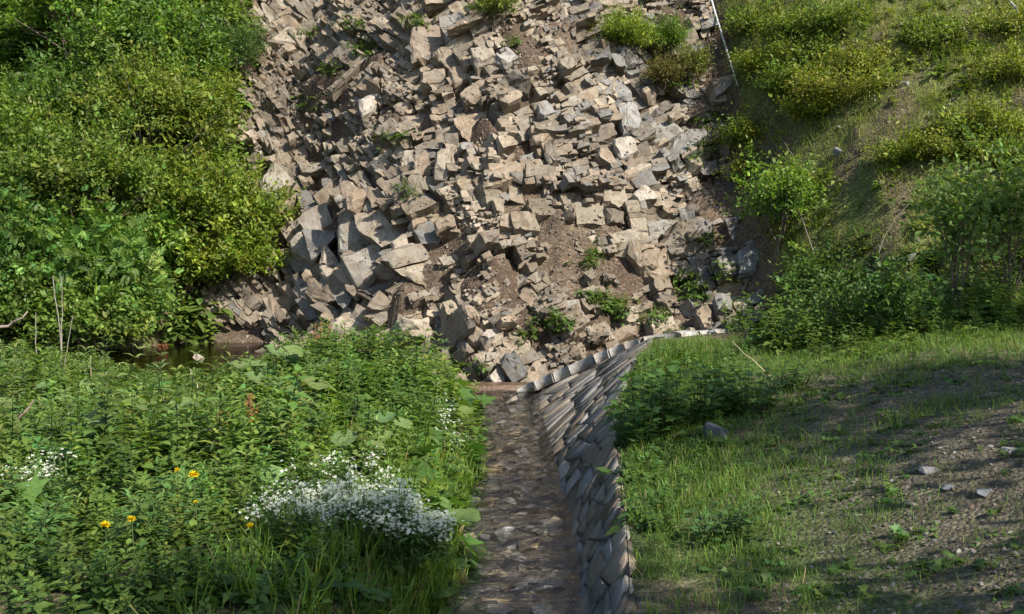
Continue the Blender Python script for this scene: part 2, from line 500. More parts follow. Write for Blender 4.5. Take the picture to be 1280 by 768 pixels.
def box(c, u, v, w):
    P = {}
    for i in (-1, 1):
        for j in (-1, 1):
            for k in (-1, 1): P[i, j, k] = tuple(c + i * u + j * v + k * w)
    def f(*a): return [P[x] for x in a]
    return [f((-1, -1, -1), (-1, -1, 1), (-1, 1, 1), (-1, 1, -1)), f((1, -1, -1), (1, 1, -1), (1, 1, 1), (1, -1, 1)),
            f((-1, -1, -1), (1, -1, -1), (1, -1, 1), (-1, -1, 1)), f((-1, 1, -1), (-1, 1, 1), (1, 1, 1), (1, 1, -1)),
            f((-1, -1, -1), (-1, 1, -1), (1, 1, -1), (1, -1, -1)), f((-1, -1, 1), (1, -1, 1), (1, 1, 1), (-1, 1, 1))]

Uax = np.array([0, math.cos(math.radians(50)), math.sin(math.radians(50))])
Nax = np.array([0, -Uax[2], Uax[1]]); Xax = np.array([1., 0, 0])
def _rt(p, q_, a):
    c, s_ = math.cos(a), math.sin(a)
    return tuple(p[i] * c - q_[i] * s_ for i in range(3)), tuple(q_[i] * c + p[i] * s_ for i in range(3))
def joints(u, v, j):
    f = 1 / (1 + math.exp(-max(-50, min(50, (u - 505 + (v - 200) * .15) / 25))))     # 0 = left part, 1 = right part
    a = math.radians(-48 if f < .5 else 22) + j[0] * .15 + .8 * _look(_J, u, v)
    e, b = (math.cos(a), math.sin(a) * Uax[1], math.sin(a) * Uax[2]), (-math.sin(a), math.cos(a) * Uax[1], math.cos(a) * Uax[2])
    b, n = _rt(b, tuple(Nax), -.22 + j[1] * .12 + .5 * _look(_J2, u, v))
    e, n = _rt(e, n, .10 + j[2] * .14 + .85 * _look(_J3, u, v))
    if R.random() < .14: e = tuple(unit(np.array(e) + np.array(b) * R.uniform(-.7, .7)))
    if R.random() < .18: b = tuple(unit(np.array(b) + np.array(n) * R.uniform(-.6, .6)))
    return b, e, n

cen = np.array([-1.4, 26.0, 6.2])
root = box(cen, Xax * 7.1, Uax * 10.5, Nax * 5.0)
# height field lookup that is cheap to call one point at a time
HX0, HY0, HS = -8.0, 18.0, .1
hgx = np.arange(HX0, 7.0, HS); hgy = np.arange(HY0, 40.0, HS)
HG = H(*np.meshgrid(hgx, hgy, indexing='ij')).tolist(); NHX, NHY = len(hgx) - 1, len(hgy) - 1
def hfast(x, y):
    return HG[min(max(int((x - HX0) / HS), 0), NHX)][min(max(int((y - HY0) / HS), 0), NHY)]

blocks = []
stack = [(root, 0)]
R = random.Random(5)
while stack:
    f, dep = stack.pop()
    vs_ = verts(f)
    if len(vs_) < 4: continue
    n_ = len(vs_)
    c = (sum(p[0] for p in vs_) / n_, sum(p[1] for p in vs_) / n_, sum(p[2] for p in vs_) / n_)
    rad = max(math.dist(p, c) for p in vs_)
    d = (c[2] - hfast(c[0], c[1])) * .64
    if d > rad + .3 or d < -rad * (1 if rad > 1 else .55) - .36: continue
    u, v, dd = projf(c)
    if rad < 2.5 and (v < -90 or v > 530 or u < 225 or u > 980): continue
    j = (R.uniform(-1, 1), R.uniform(-1, 1), R.uniform(-1, 1))
    B3 = joints(u, v, j)
    L = coarse(u, v) * R.choice((.45, .62, .8, 1.0, 1.3, 1.6)) if rad < 1.6 else .3
    asp = ((.55, 1.0, .8) if u < 505 else (.7, 1.0, .9))
    best, bi = 0, 0
    for i in range(3):
        n = B3[i]; pr = [n[0] * p[0] + n[1] * p[1] + n[2] * p[2] for p in vs_]
        e = (max(pr) - min(pr)) / (L * asp[i])
        if e > best: best, bi, lo, hi = e, i, min(pr), max(pr)
    if best < 1.45 or rad < .06:
        blocks.append((f, vs_, c, rad, d, u, v)); continue
    n = B3[bi]; cut = lo + (hi - lo) * R.uniform(.33, .67)
    A, Bb = split(f, n, cut)
    if len(A) > 3: stack.append((A, dep + 1))
    if len(Bb) > 3: stack.append((Bb, dep + 1))

PAL = np.array([[.35, .285, .22], [.32, .26, .20], [.38, .325, .262], [.29, .242, .192], [.265, .23, .19], [.34, .268, .208], [.22, .185, .15]]) * np.array([.68, .685, .655])
GRY = np.array([[.27, .255, .232], [.23, .225, .215], [.31, .285, .25], [.19, .187, .18]]) * np.array([.70, .69, .665])
def rock_col(u, v, r):
    g = np.exp(-((u - 790) / 110) ** 2 - ((v - 110) / 100) ** 2) * .5 + np.exp(-((u - 910) / 60) ** 2 - ((v - 300) / 90) ** 2) * .9 + np.exp(-((u - 430) / 60) ** 2 - ((v - 300) / 60) ** 2) * .35 + .06
    p = GRY if r.random() < g else PAL
    return p[r.randrange(len(p))] * r.uniform(.80, 1.14) * (.80 + .9 * (_look(_Z, u, v)))

def tris(f):
    return [(f[0], f[i], f[i + 1]) for i in range(1, len(f) - 1)]

def rdir():
    a, b, c_ = R.gauss(0, 1), R.gauss(0, 1), R.gauss(0, 1); l = math.sqrt(a * a + b * b + c_ * c_) + 1e-9
    return a / l, b / l, c_ / l
kept = []
for (f, vs_, c, rad, d, u, v) in blocks:
    e = earth(u, v); L = coarse(u, v)
    lim = .03 + .07 * L * R.uniform(-1, 1) + .95 * _look(_R, u, v) - .30 * e + (.12 if R.random() < .06 else 0)
    if c[0] > 5.05: continue
    if c[2] < .7 and u < 330: continue
    if c[0] > 0 and c[1] - rad * .8 < float(tab(c[0], YB)) + .1: continue
    if d > lim: continue
    if e > .75 and R.random() < .35: continue
    # knock corners off
    loose = R.random() < .10 + .6 * e
    for k in range((R.choice((2, 3, 4, 5)) if loose else R.choice((1, 2, 3))) if rad > .13 else 1):
        n = rdir()
        pr = [n[0] * p[0] + n[1] * p[1] + n[2] * p[2] for p in vs_]
        hi, lo = max(pr), min(pr)
        A, _ = split(f, n, hi - (hi - lo) * R.uniform(.03, .24 if loose else .15))
        if len(A) > 3: f = A; vs_ = verts(f)
    kept.append((f, c, rad, d - .95 * _look(_R, u, v), u, v, R.uniform(.93, .97) if loose else R.uniform(.972, .997), e if loose else -1))

def block_mesh(mb, f, c, sc, rot, off, col, r):
    c = np.array(c); P = []; F = []; C = []
    for fc in f:
        b = len(P); k = len(fc); P += fc; t = r.uniform(.86, 1.1); C += [t] * k
        F += [(b, b + i, b + i + 1) for i in range(1, k - 1)]
    mb.add((np.array(P) - c) * sc @ rot.T + c + off, F, np.array(C)[:, None] * col)

def rough(mb, levels, amp):
    """break the flat faces up: split each triangle in four and push the points about"""
    V, F, C = mb.data(); T3 = V[F]; C3 = C[F]
    for _ in range(levels):
        a, b, c = T3[:, 0], T3[:, 1], T3[:, 2]; ab, bc, ca = (a + b) / 2, (b + c) / 2, (c + a) / 2
        T3 = np.concatenate([np.stack(k, 1) for k in ((a, ab, ca), (ab, b, bc), (ca, bc, c), (ab, bc, ca))]); C3 = np.concatenate([C3] * 4)
    P = T3.reshape(-1, 3); f = 6.5
    n = np.stack([fbm(P[:, 0] * f + k * 31, P[:, 1] * f, P[:, 2] * f + k * 17, 2) for k in range(3)], -1) - .5
    P = P + n * amp * 2
    m = MB(); m.add(P, np.arange(len(P)).reshape(-1, 3), C3.reshape(-1, 3) * (.9 + .2 * np.repeat(rng.random(len(P) // 3), 3))[:, None]); return m

def small_rot(a, r):
    return np.array(Matrix.Rotation(r.gauss(0, a), 3, Vector((r.gauss(0, 1), r.gauss(0, 1), r.gauss(0, 1))).normalized()))

prep = []
for (f, c, rad, d, u, v, sc, e) in kept:
    rot = small_rot(.012 if e < 0 else .07 + .16 * e, R)
    off = np.array([R.gauss(0, .015), R.gauss(0, .015), R.gauss(0, .01)]) * (1 if e >= 0 else .35)
    prep.append((rad * (1 if (d > -.22 * rad - .03 and 0 < u < 1280 and v > -5) else .05), f, c, sc, rot, off, rock_col(u, v, R)))
prep_rad = [k[2] for k in kept]

# hero blocks traced one by one: (outline, front normal or None, how far proud, depth, colour)
T_, P_, G_, D_, W_ = (.33, .268, .205), (.38, .33, .268), (.27, .25, .222), (.17, .148, .125), (.45, .41, .36)
HERO = [
 ([(514,78),(510,51),(517,30),(541,14),(561,20),(566,51),(561,59),(537,71)], (.1,-.85,.5), .25, .8, (.31,.255,.205)),
 ([(325,221),(350,195),(374,224),(354,257),(328,268)], (.0,-.9,.45), .12, .5, (.34,.315,.265)),
 ([(354,257),(374,224),(381,232),(370,250),(358,262)], (.7,-.6,-.1), .08, .4, T_),
 ([(422,274),(442,257),(457,274),(472,300),(452,322),(422,315)], (-.05,-.9,.4), .16, .7, (.31,.29,.255)),
 ([(422,318),(454,324),(474,302),(487,328),(456,362),(446,365)], (-.1,-.92,.35), .15, .7, (.33,.305,.265)),
 ([(359,301),(385,281),(402,298),(398,332),(368,318)], (-.05,-.85,.5), .1, .5, (.36,.33,.285)),
 ([(398,335),(404,300),(420,318),(440,362),(424,372),(408,350)], (.2,-.8,.5), .08, .5, P_),
 ([(488,303),(505,290),(517,320),(503,325),(493,327)], (.2,-.85,.45), .14, .35, P_),
 ([(412,430),(408,413),(429,389),(466,393),(471,420),(442,433)], (.1,-.75,.65), .12, .6, P_),
 ([(496,433),(520,425),(544,433),(537,455),(517,450)], (.25,-.7,.65), .25, .5, W_),
 ([(542,420),(578,380),(580,398),(592,408),(582,420),(558,446),(540,433)], (-.85,-.48,-.2), .48, .7, (.27,.23,.185)),
 ([(578,381),(590,384),(600,396),(598,404),(582,399)], (.5,-.7,.5), .42, .5, T_),
 ([(565,444),(582,428),(592,440),(585,452),(572,455)], (-.7,-.6,-.2), .34, .5, (.28,.24,.19)),
 ([(584,424),(596,410),(608,418),(603,432),(592,436)], (-.3,-.8,.2), .35, .5, T_),
 ([(600,420),(612,411),(619,420),(608,430)], (.5,-.7,.5), .36, .4, W_),
 ([(596,452),(610,438),(622,452),(612,466),(602,464)], (.0,-.85,.5), .3, .4, P_),
 ([(608,469),(624,456),(634,467),(631,482),(617,478)], (.35,-.75,.5), .32, .45, W_),
 ([(566,476),(580,456),(598,460),(600,478)], (-.6,-.7,-.2), .2, .5, (.25,.21,.175)),
 ([(634,447),(649,440),(660,426),(665,446),(645,467),(635,458)], (.0,-.85,.5), .2, .5, (.37,.325,.24)),
 ([(652,470),(668,448),(680,462),(678,478),(664,486)], (.3,-.7,.6), .12, .5, T_),
 ([(603,223),(630,208),(654,200),(655,217),(630,232),(606,237)], (.2,-.8,.5), .15, .45, T_),
 ([(620,102),(644,86),(661,98),(661,112),(627,113)], (-.45,-.85,.0), .22, .5, D_),
 ([(661,159),(688,152),(691,173),(678,183),(663,179)], (.1,-.85,.45), .18, .4, T_),
 ([(676,181),(695,175),(700,195),(685,210)], (-.35,-.85,.2), .2, .4, (.29,.25,.205)),
 ([(672,132),(684,122),(692,140),(684,150),(672,146)], (.3,-.8,.4), .2, .4, (.33,.325,.31)),
 ([(759,112),(774,103),(788,112),(790,124),(769,129)], (.1,-.8,.5), .2, .4, (.27,.27,.265)),
 ([(769,130),(790,127),(800,142),(800,163),(779,169)], (.05,-.85,.45), .18, .4, (.33,.325,.31)),
 ([(796,163),(834,142),(854,166),(837,176),(817,190),(796,179)], (.05,-.85,.5), .12, .5, (.29,.28,.255)),
 ([(838,176),(856,164),(880,158),(888,169),(858,192),(834,208)], (.0,-.8,.55), .1, .5, (.27,.26,.24)),
 ([(774,215),(820,200),(823,207),(783,223)], (.2,-.6,.75), .16, .4, P_),
 ([(742,190),(759,179),(773,200),(769,207),(749,200)], (.1,-.85,.45), .12, .4, T_),
 ([(766,176),(790,169),(800,190),(776,203)], (.25,-.8,.5), .14, .4, W_),
 ([(788,244),(806,230),(825,249),(803,263)], (.2,-.75,.55), .16, .35, W_),
 ([(705,376),(725,374),(730,396),(715,403)], (.1,-.85,.45), .1, .4, (.34,.32,.285)),
 ([(783,294),(803,301),(803,335),(783,318)], (-.1,-.9,.35), .12, .5, (.31,.26,.205)),
 ([(804,301),(825,311),(823,335),(804,334)], (.15,-.85,.4), .12, .5, T_),
 ([(922,311),(942,305),(955,315),(945,342),(925,342)], (.2,-.85,.4), .3, .5, (.27,.28,.29)),
 ([(895,365),(915,365),(915,389),(898,389)], (.1,-.85,.4), .2, .5, (.28,.28,.27)),
 ([(861,281),(891,274),(891,304),(871,318)], (-.1,-.85,.4), .12, .5, (.25,.225,.20)),
 ([(746,426),(800,399),(803,413),(749,437)], (.1,-.75,.6), .12, .5, T_),
 ([(502,190),(516,186),(516,217),(502,217)], (-.1,-.88,.4), .2, .5, (.36,.315,.265)),
 ([(518,193),(536,186),(537,220),(518,222)], (.1,-.88,.4), .18, .5, T_),
 ([(544,190),(568,183),(570,210),(558,223),(541,217)], (.2,-.85,.4), .2, .5, P_),
 ([(558,85),(585,78),(586,102),(568,108)], (.1,-.85,.45), .12, .45, T_),
 ([(526,91),(556,85),(558,105),(527,108)], (.0,-.85,.45), .14, .45, (.34,.29,.23)),
 ([(446,125),(466,113),(478,130),(453,146)], (.25,-.75,.55), .2, .4, W_),
 ([(466,169),(487,146),(502,159),(487,176)], (-.2,-.85,.4), .16, .4, (.28,.245,.21)),
 ([(334,51),(361,32),(382,44),(378,58)], (.2,-.7,.65), .16, .5, P_),
 ([(409,112),(463,64),(466,69),(415,115)], (-.1,-.9,.4), .16, .35, (.27,.23,.185)),
 ([(513,254),(534,249),(542,271),(520,281)], (-.15,-.88,.4), .2, .4, (.35,.32,.275)),
 ([(542,277),(567,266),(571,284),(547,291)], (.1,-.8,.5), .2, .4, T_),
 ([(575,115),(600,100),(616,112),(600,128),(580,130)], (.1,-.8,.5), .1, .4, T_),
 ([(585,62),(612,55),(620,72),(596,84)], (.15,-.8,.5), .14, .4, P_),
 ([(612,72),(634,58),(648,70),(634,84)], (.1,-.8,.5), .14, .4, (.36,.345,.32)),
 ([(868,392),(880,378),(890,390),(888,412),(878,412)], (.2,-.8,.5), .2, .4, T_),
]
HC = np.array([np.mean(h[0], 0) for h in HERO]); HP = hit(HC[:, 0], HC[:, 1])
def hero(outline, nrm, out, depth, col, r, P0):
    o = np.array(outline, float); cu, cv = o.mean(0)
    nc = np.array([0, -.77, .64])
    n = unit(np.array(nrm)); P0 = P0 + nc * out * .7
    d = ray(o[:, 0], o[:, 1]); C0 = np.array([0, 0, CAMZ])
    c0 = unit(ray(cu, cv))
    if abs(n @ c0) < .42: n = unit(n - c0 * (.42 + n @ c0) )
    t = ((P0 - C0) @ n) / (d @ n)
    F = C0 + d * t[:, None]; m = F.mean(0)
    back = m + (F - m) * .96 - nc * depth
    ins = m + (F - m) * .84 + n * .05 + np.array([[r.gauss(0, .012) for _ in range(3)] for _ in F])
    bm = bmesh.new()
    for p in np.vstack([ins, F - n * .03, back]): bm.verts.new(p)
    res = bmesh.ops.convex_hull(bm, input=bm.verts)
    g = [x for x in res['geom_interior'] + res['geom_unused'] if isinstance(x, bmesh.types.BMVert)]
    bmesh.ops.delete(bm, geom=list(set(g)), context='VERTS')
    bmesh.ops.dissolve_limit(bm, angle_limit=.06, verts=bm.verts, edges=bm.edges)
    faces = [[tuple(v.co) for v in f.verts] for f in bm.faces]
    bm.free()
    return faces, m - nc * depth * .5

bvV, bvF = [], []
def bv_add(mb):
    V, F, C = mb.data(); k = sum(len(a) for a in bvV); bvV.append(V); bvF.append(F + k)
I3 = np.eye(3)
rest = MB(); nobj = 0
for (ol, nr, out, dep, col), p0 in zip(HERO, HP):
    f, c = hero(ol, nr, out, dep, col, R, p0)
    for k in range(3):
        vs_ = verts(f); n = tuple(unit(np.array([R.gauss(0, 1), R.gauss(0, 1) - .4, R.gauss(0, 1)])))
        pr = [n[0] * p[0] + n[1] * p[1] + n[2] * p[2] for p in vs_]
        A, _ = split(f, n, max(pr) - (max(pr) - min(pr)) * R.uniform(.04, .12))
        if len(A) > 3: f = A
    mb = MB(); block_mesh(mb, f, c, 1.0, I3, np.zeros(3), np.array(col) * np.array([.70, .69, .665]), R)
    mb = rough(mb, 2, .06); mb.build('rock', M_ROCK, cliff); bv_add(mb); nobj += 1
BM = []; own = []; av, af, nv = [], [], 0
for (k, f, c, sc, rot, off, col) in prep:
    mb = MB(); block_mesh(mb, f, c, sc, rot, off, col, R); BM.append(mb)
    V, F, C = mb.data(); av.append(V); af.append(F + nv); nv += len(V); own += [len(BM) - 1] * len(F)
tree_ = BVHTree.FromPolygons(np.concatenate(av).tolist(), np.concatenate(af).tolist())
seen = {}
for ox, oz, st_ in ((0, 0, 3.2), (-2.2, .3, 6.0), (2.2, .3, 6.0)):
    O = Vector((ox, 0, CAMZ + oz))
    us = np.arange(225, 975, st_); vs2 = np.arange(-14, 505, st_)
    dirs = ray(*np.meshgrid(us, vs2)).reshape(-1, 3)
    # aim every eye point at about the same spots of the face
    tgt = dirs * 24.0 + np.array([0, 0, CAMZ])
    dirs = unit(tgt - np.array(O))
    for d_ in dirs.tolist():
        h = tree_.ray_cast(O, d_, 60)
        if h[2] is not None: b_ = own[h[2]]; seen[b_] = seen.get(b_, 0) + (1 if ox == 0 and oz == 0 else .01)
order = sorted(seen, key=lambda b_: -seen[b_])
for b_ in order:
    mb = BM[b_]; rad = prep_rad[b_]; big = seen[b_] > 14
    mb = rough(mb, 2 if rad > .34 and big else 1, min(.075, .04 + .05 * rad) * (1 if rad > .15 else .6))
    if nobj < 300: mb.build('rock', M_ROCK, cliff); nobj += 1
    else:
        V, F, C = mb.data(); rest.add(V, F, C)
    bv_add(mb)
ro = rest.build('broken_rock', M_ROCK, cliff); tag(ro, kind='stuff')
print('seen', len(order), 'tris', sum(len(f) for f in rest.F))
print('blocks', len(blocks), 'kept', len(kept))

# rubble lying on the ledges and in the earthy runs
def stone_template(r, flat=.6, n=9):
    bm = bmesh.new()
    for i in range(n):
        p = Vector((r.gauss(0, 1), r.gauss(0, 1), r.gauss(0, 1))).normalized(); bm.verts.new((p.x * .5, p.y * .38, p.z * .5 * flat))
    res = bmesh.ops.convex_hull(bm, input=bm.verts)
    V = np.array([v.co[:] for v in bm.verts]); bm.verts.index_update()
    F = np.array([[v.index for v in f.verts] for f in bm.faces]); bm.free()
    # unshared vertices for crisp facets
    V2 = V[F].reshape(-1, 3); F2 = np.arange(len(V2)).reshape(-1, 3)
    tc = np.repeat(np.array([r.uniform(.85, 1.1) for _ in F]), 3)[:, None] * np.ones((1, 3))
    return V2, F2, tc
STONES = [stone_template(R, R.uniform(.35, .9), R.choice((7, 8, 9, 10))) for _ in range(14)]
sel = cq; f = q[sel]; used, inv = np.unique(f, return_inverse=True); inv = inv.reshape(f.shape)
k = sum(len(a) for a in bvV); bvV.append(allV[used]); bvF.append(np.concatenate([inv[:, [0, 1, 2]], inv[:, [0, 2, 3]]]) + k)
BV = BVHTree.FromPolygons([tuple(p) for p in np.concatenate(bvV)], [tuple(int(i) for i in t) for t in np.concatenate(bvF)])
def drop(u, v):
    """a point in sight on the rock face, then straight down onto what lies there"""
    d = Vector(ray(u, v)).normalized()
    h = BV.ray_cast(Vector((0, 0, CAMZ)), d, 60)
    return h
scree = MB(); sp, sn, su = [], [], []
for i in range(30000):
    u, v = R.uniform(255, 965), R.uniform(-8, 492)
    e = earth(u, v)
    h = drop(u, v)
    if h[0] is None: continue
    if h[1].z < .45 and R.random() > .9 * e - .25: continue
    if R.random() > .38 + .7 * e: continue
    sp.append(h[0][:]); sn.append(h[1][:]); su.append((u, v, e))
sp = np.array(sp); sn = np.array(sn); su = np.array(su); N = len(sp)
size = .022 + .06 * rng.random(N) ** 2.4 + .12 * (rng.random(N) > .90) * rng.random(N)
fr = frames(rng.normal(0, 1, (N, 3)), unit(sn * .6 + np.array([0, -.1, .5]) + rng.normal(0, .35, (N, 3))))
cc = np.array([rock_col(a, b, R) * R.uniform(.85, 1.2) for a, b, _ in su])
tix = rng.integers(0, len(STONES), N)
for k in range(len(STONES)):
    s = tix == k
    scree.inst(STONES[k], sp[s] + sn[s] * size[s][:, None] * .12, fr[s], size[s][:, None] * rng.uniform(.8, 1.4, (s.sum(), 3)), cc[s])
o = scree.build('scree', M_ROCK, cliff); tag(o, kind='stuff')

# ------------------------------------------------------------------ stone-faced bank on the right of the stream
def along(path, n):
    path = np.array(path, float); d = np.concatenate([[0], np.cumsum(np.linalg.norm(np.diff(path, axis=0), axis=1))])
    t = np.linspace(0, d[-1], n)
    return np.stack([np.interp(t, d, path[:, k]) for k in range(path.shape[1])], -1)
bot, top = [], []
for y in np.arange(4.5, 17.4, .4):
    bot.append((tab(y, XR) + .02, y, float(water_level(0.5, y)) - .14)); xt = float(tab(y, XT)); top.append((xt, y - .02, float(fore_h(xt + .12, y)) + .01))
for bx_, by_, tx, ty in [(.33, 18.1, 2.24, 17.35), (.27, 18.7, 2.25, 17.38), (.24, 19.15, 2.27, 17.42), (.40, 19.5, 2.30, 17.48), (.75, 19.8, 2.36, 17.56), (1.3, 20.05, 2.55, 17.68),
                         (2.2, 20.25, 2.9, 17.85), (3.2, 20.25, 3.5, 18.05), (4.4, 20.25, 4.5, 18.2), (5.4, 20.3, 5.4, 18.4)]:
    bot.append((bx_, by_, -.14)); top.append((tx, ty, 1.08))
NB = 80
bot, top = np.array(bot), np.array(top)
def wall_pt(t, s, off=0.0):
    """t along 0..1 by the middle line, s up the slope 0..1"""
    mid = (bot + top) / 2
    d = np.concatenate([[0], np.cumsum(np.linalg.norm(np.diff(mid, axis=0), axis=1))])
    def P(t_, s_):
        tt = t_ * d[-1]
        b = np.array([np.interp(tt, d, bot[:, k]) for k in range(3)]); c = np.array([np.interp(tt, d, top[:, k]) for k in range(3)])
        return b + (c - b) * s_
    p = P(t, s)
    if off:
        e = .012; a = P(min(t + e, 1), s) - P(max(t - e, 0), s); b = P(t, min(s + .05, 1.05)) - P(t, s - .05)
        n = np.cross(b, a); n = n / (np.linalg.norm(n) + 1e-9)
        if n[2] < 0: n = -n
        p = p + n * off
    return p
wl_len = float(np.sum(np.linalg.norm(np.diff((bot + top) / 2, axis=0), axis=1)))
wall = empty('retaining_wall', (0.55, 10.0, 0.0)); WO = np.array([.55, 10.0, 0.0])
tag(wall, 'sloping grey stone facing along the right bank of the stream', 'stone wall')
mb = MB()
Gt, Gs = 120, 8
gp = np.array([[wall_pt(t, s_, .012) for s_ in np.linspace(0, 1.0, Gs)] for t in np.linspace(0, 1, Gt)]).reshape(-1, 3)
gi = np.arange(Gt * Gs).reshape(Gt, Gs)
gq = np.stack([gi[:-1, :-1], gi[1:, :-1], gi[1:, 1:], gi[:-1, 1:]], -1).reshape(-1, 4)
mb.add(gp - WO, np.concatenate([gq[:, [0, 2, 1]], gq[:, [0, 3, 2]]]), np.array([.13, .105, .08]))
mb.build('mortar', M_MORTAR, wall, smooth=True)
# courses of long flat stones, cut from a strip by near-level and near-upright joints
def split2(poly, n, d):
    A, B = [], []
    L = len(poly)
    for i in range(L):
        p, q_ = poly[i], poly[(i + 1) % L]
        dp = n[0] * p[0] + n[1] * p[1] - d; dq = n[0] * q_[0] + n[1] * q_[1] - d
        if dp <= 0: A.append(p)
        if dp >= 0: B.append(p)
        if dp * dq < 0:
            k = dp / (dp - dq); x = (p[0] + (q_[0] - p[0]) * k, p[1] + (q_[1] - p[1]) * k); A.append(x); B.append(x)
    return A, B
RW = random.Random(11)
cells = []; st = [[(0., 0.), (wl_len, 0.), (wl_len, 1.5), (0., 1.5)]]
while st:
    p = st.pop(); xs = [a[0] for a in p]; ys = [a[1] for a in p]
    w_, h_ = max(xs) - min(xs), max(ys) - min(ys)
    mw, mh = RW.uniform(.42, .8), RW.uniform(.36, .75)
    if w_ / mw < 1.25 and h_ / mh < 1.25: cells.append(p); continue
    if w_ / mw > h_ / mh:
        a = RW.gauss(-.10, .3); n = (math.cos(a), math.sin(a)); c = (min(xs) + w_ * RW.uniform(.35, .65), (min(ys) + max(ys)) / 2)
    else:
        a = RW.gauss(.05, .16); n = (math.sin(a), math.cos(a)); c = ((min(xs) + max(xs)) / 2, min(ys) + h_ * RW.uniform(.38, .62))
    A, B = split2(p, n, n[0] * c[0] + n[1] * c[1])
    for z_ in (A, B):
        if len(z_) > 2: st.append(z_)
SCOL = np.array([[.135, .137, .14], [.165, .163, .16], [.11, .113, .118], [.18, .155, .125], [.14, .135, .125], [.19, .178, .16], [.13, .108, .085]])
for p in cells:
    for k in range(RW.choice((1, 2, 2, 3))):          # knocked-off corners
        a = np.array(p); m = a.mean(0); n = unit(np.array([RW.gauss(0, 1), RW.gauss(0, 1)])); pr = a @ n
        p2, _ = split2(p, tuple(n), pr.max() - (pr.max() - pr.min()) * RW.uniform(.05, .2))
        if len(p2) > 3: p = p2
    a = np.array(p); m = a.mean(0)
    area = .5 * abs(np.sum(a[:, 0] * np.roll(a[:, 1], -1) - a[:, 1] * np.roll(a[:, 0], -1)))
    if area < .012: continue
    L = np.linalg.norm(a - m, axis=1, keepdims=True)
    a1 = m + (a - m) * (1 - RW.uniform(.014, .03) / L); a2 = m + (a - m) * (1 - RW.uniform(.022, .034) / L)
    h0 = RW.uniform(.022, .042); dome = RW.uniform(-.006, .006)
    t0 = RW.gauss(0, .003)
    ring0 = [wall_pt(x / wl_len, y_ / 1.5, -.06) for x, y_ in a1]
    ring1 = [wall_pt(x / wl_len, y_ / 1.5, h0 * .7 + RW.gauss(0, .006) + t0 * (x - m[0]) * 3) for x, y_ in a1]
    ring2 = [wall_pt(x / wl_len, y_ / 1.5, h0 + RW.gauss(0, .007) + t0 * (x - m[0]) * 3) for x, y_ in a2]
    cpt = wall_pt(m[0] / wl_len, m[1] / 1.5, h0 + dome)
    k = len(a); V = ring0 + ring1 + ring2 + [cpt]; F = []
    for i in range(k):
        j = (i + 1) % k
        for b in (0, k): F += [(b + i, b + k + j, b + j), (b + i, b + k + i, b + k + j)]
        F.append((2 * k + i, 3 * k, 2 * k + j))
    mb = MB(); mb.add(np.array(V) - WO, F, SCOL[RW.randrange(len(SCOL))] * np.array([1.25, 1.2, 1.12]) * RW.uniform(.55, 1.3)); mb.build('stone', M_SLATE, wall)
# pale coping stones: up the far edge, then along the top
cop = [(.16, 19.22, .0), (.5, 19.0, .20), (.9, 18.72, .42), (1.3, 18.42, .64), (1.75, 18.1, .86), (2.15, 17.8, 1.04), (2.6, 17.75, 1.12), (3.2, 18.0, 1.14), (4.0, 18.2, 1.15), (4.8, 18.35, 1.15), (5.4, 18.5, 1.15)]
cpp = along(cop, 120); i = 0
while i < 114:
    k = RW.randint(6, 11); seg = cpp[i:min(i + k, 119) + 1]; i += k
    a, b = seg[0], seg[-1]; d = unit(b - a); a = a + d * .015; b = b - d * .015
    side = unit(np.cross(d, [0, 0, 1])); up = np.cross(side, d)
    hw, th = RW.uniform(.13, .18), .14
    V = []
    for q_, e in ((a, 0), ((a + b) / 2, 1), (b, 2)):
        for sx, sz in ((-1, -1), (-1, .0), (-.75, .45), (.75, .45), (1, 0), (1, -1)):
            V.append(q_ + side * hw * sx * RW.uniform(.92, 1.08) + up * (th * sz * (.5 if sz > 0 else 1) + RW.gauss(0, .008)))
    F = []
    for r_ in range(2):
        for j in range(6):
            p0, p1, p2, p3 = r_ * 6 + j, r_ * 6 + (j + 1) % 6, r_ * 6 + 6 + (j + 1) % 6, r_ * 6 + 6 + j
            F += [(p0, p1, p2), (p0, p2, p3)]
    F += [(0, j, j + 1) for j in range(1, 5)] + [(12, 12 + j + 1, 12 + j) for j in range(1, 5)]
    mb = MB(); mb.add(np.array(V) - WO, F, np.array([.36, .345, .32]) * RW.uniform(.75, 1.1)); mb.build('coping_stone', M_SLATE, wall)

# ------------------------------------------------------------------ water, stones in the bed, rusty ledge
wx = np.concatenate([np.arange(-14, -1.6, .12), np.arange(-1.6, 2.6, .035)]); wy = np.arange(3.5, 27.5, .05)
WX, WY = np.meshgrid(wx, wy, indexing='ij'); WZ = water_level(WX, WY); WH = H(WX, WY)
wet = (WH < WZ + .06) & (WX < 2.4)
wi = np.arange(WX.size).reshape(WX.shape)
wq = np.stack([wi[:-1, :-1], wi[1:, :-1], wi[1:, 1:], wi[:-1, 1:]], -1).reshape(-1, 4)
wsel = wet[:-1, :-1].ravel() | wet[1:, 1:].ravel() | wet[1:, :-1].ravel() | wet[:-1, 1:].ravel()
cx_ = WX[:-1, :-1].ravel(); cy_ = WY[:-1, :-1].ravel()
rip = (.06 * (fbm(WX * 2.6, WY * 3.2, 1, 3) - .5) + .022 * (fbm(WX * 8, WY * 10, 5, 2) - .5)) * (WY < 19.6) * (WX > -1.6)
WV = np.stack([WX, WY, WZ + rip], -1).reshape(-1, 3)
def wsheet(name, sel, m, label):
    f = wq[sel]; used, inv = np.unique(f, return_inverse=True); inv = inv.reshape(f.shape)
    b = MB(); b.add(WV[used], np.concatenate([inv[:, [0, 1, 2]], inv[:, [0, 2, 3]]]), np.array([1., 1, 1]))
    o = b.build(name, m, smooth=True); tag(o, label, 'water', kind='structure'); return o
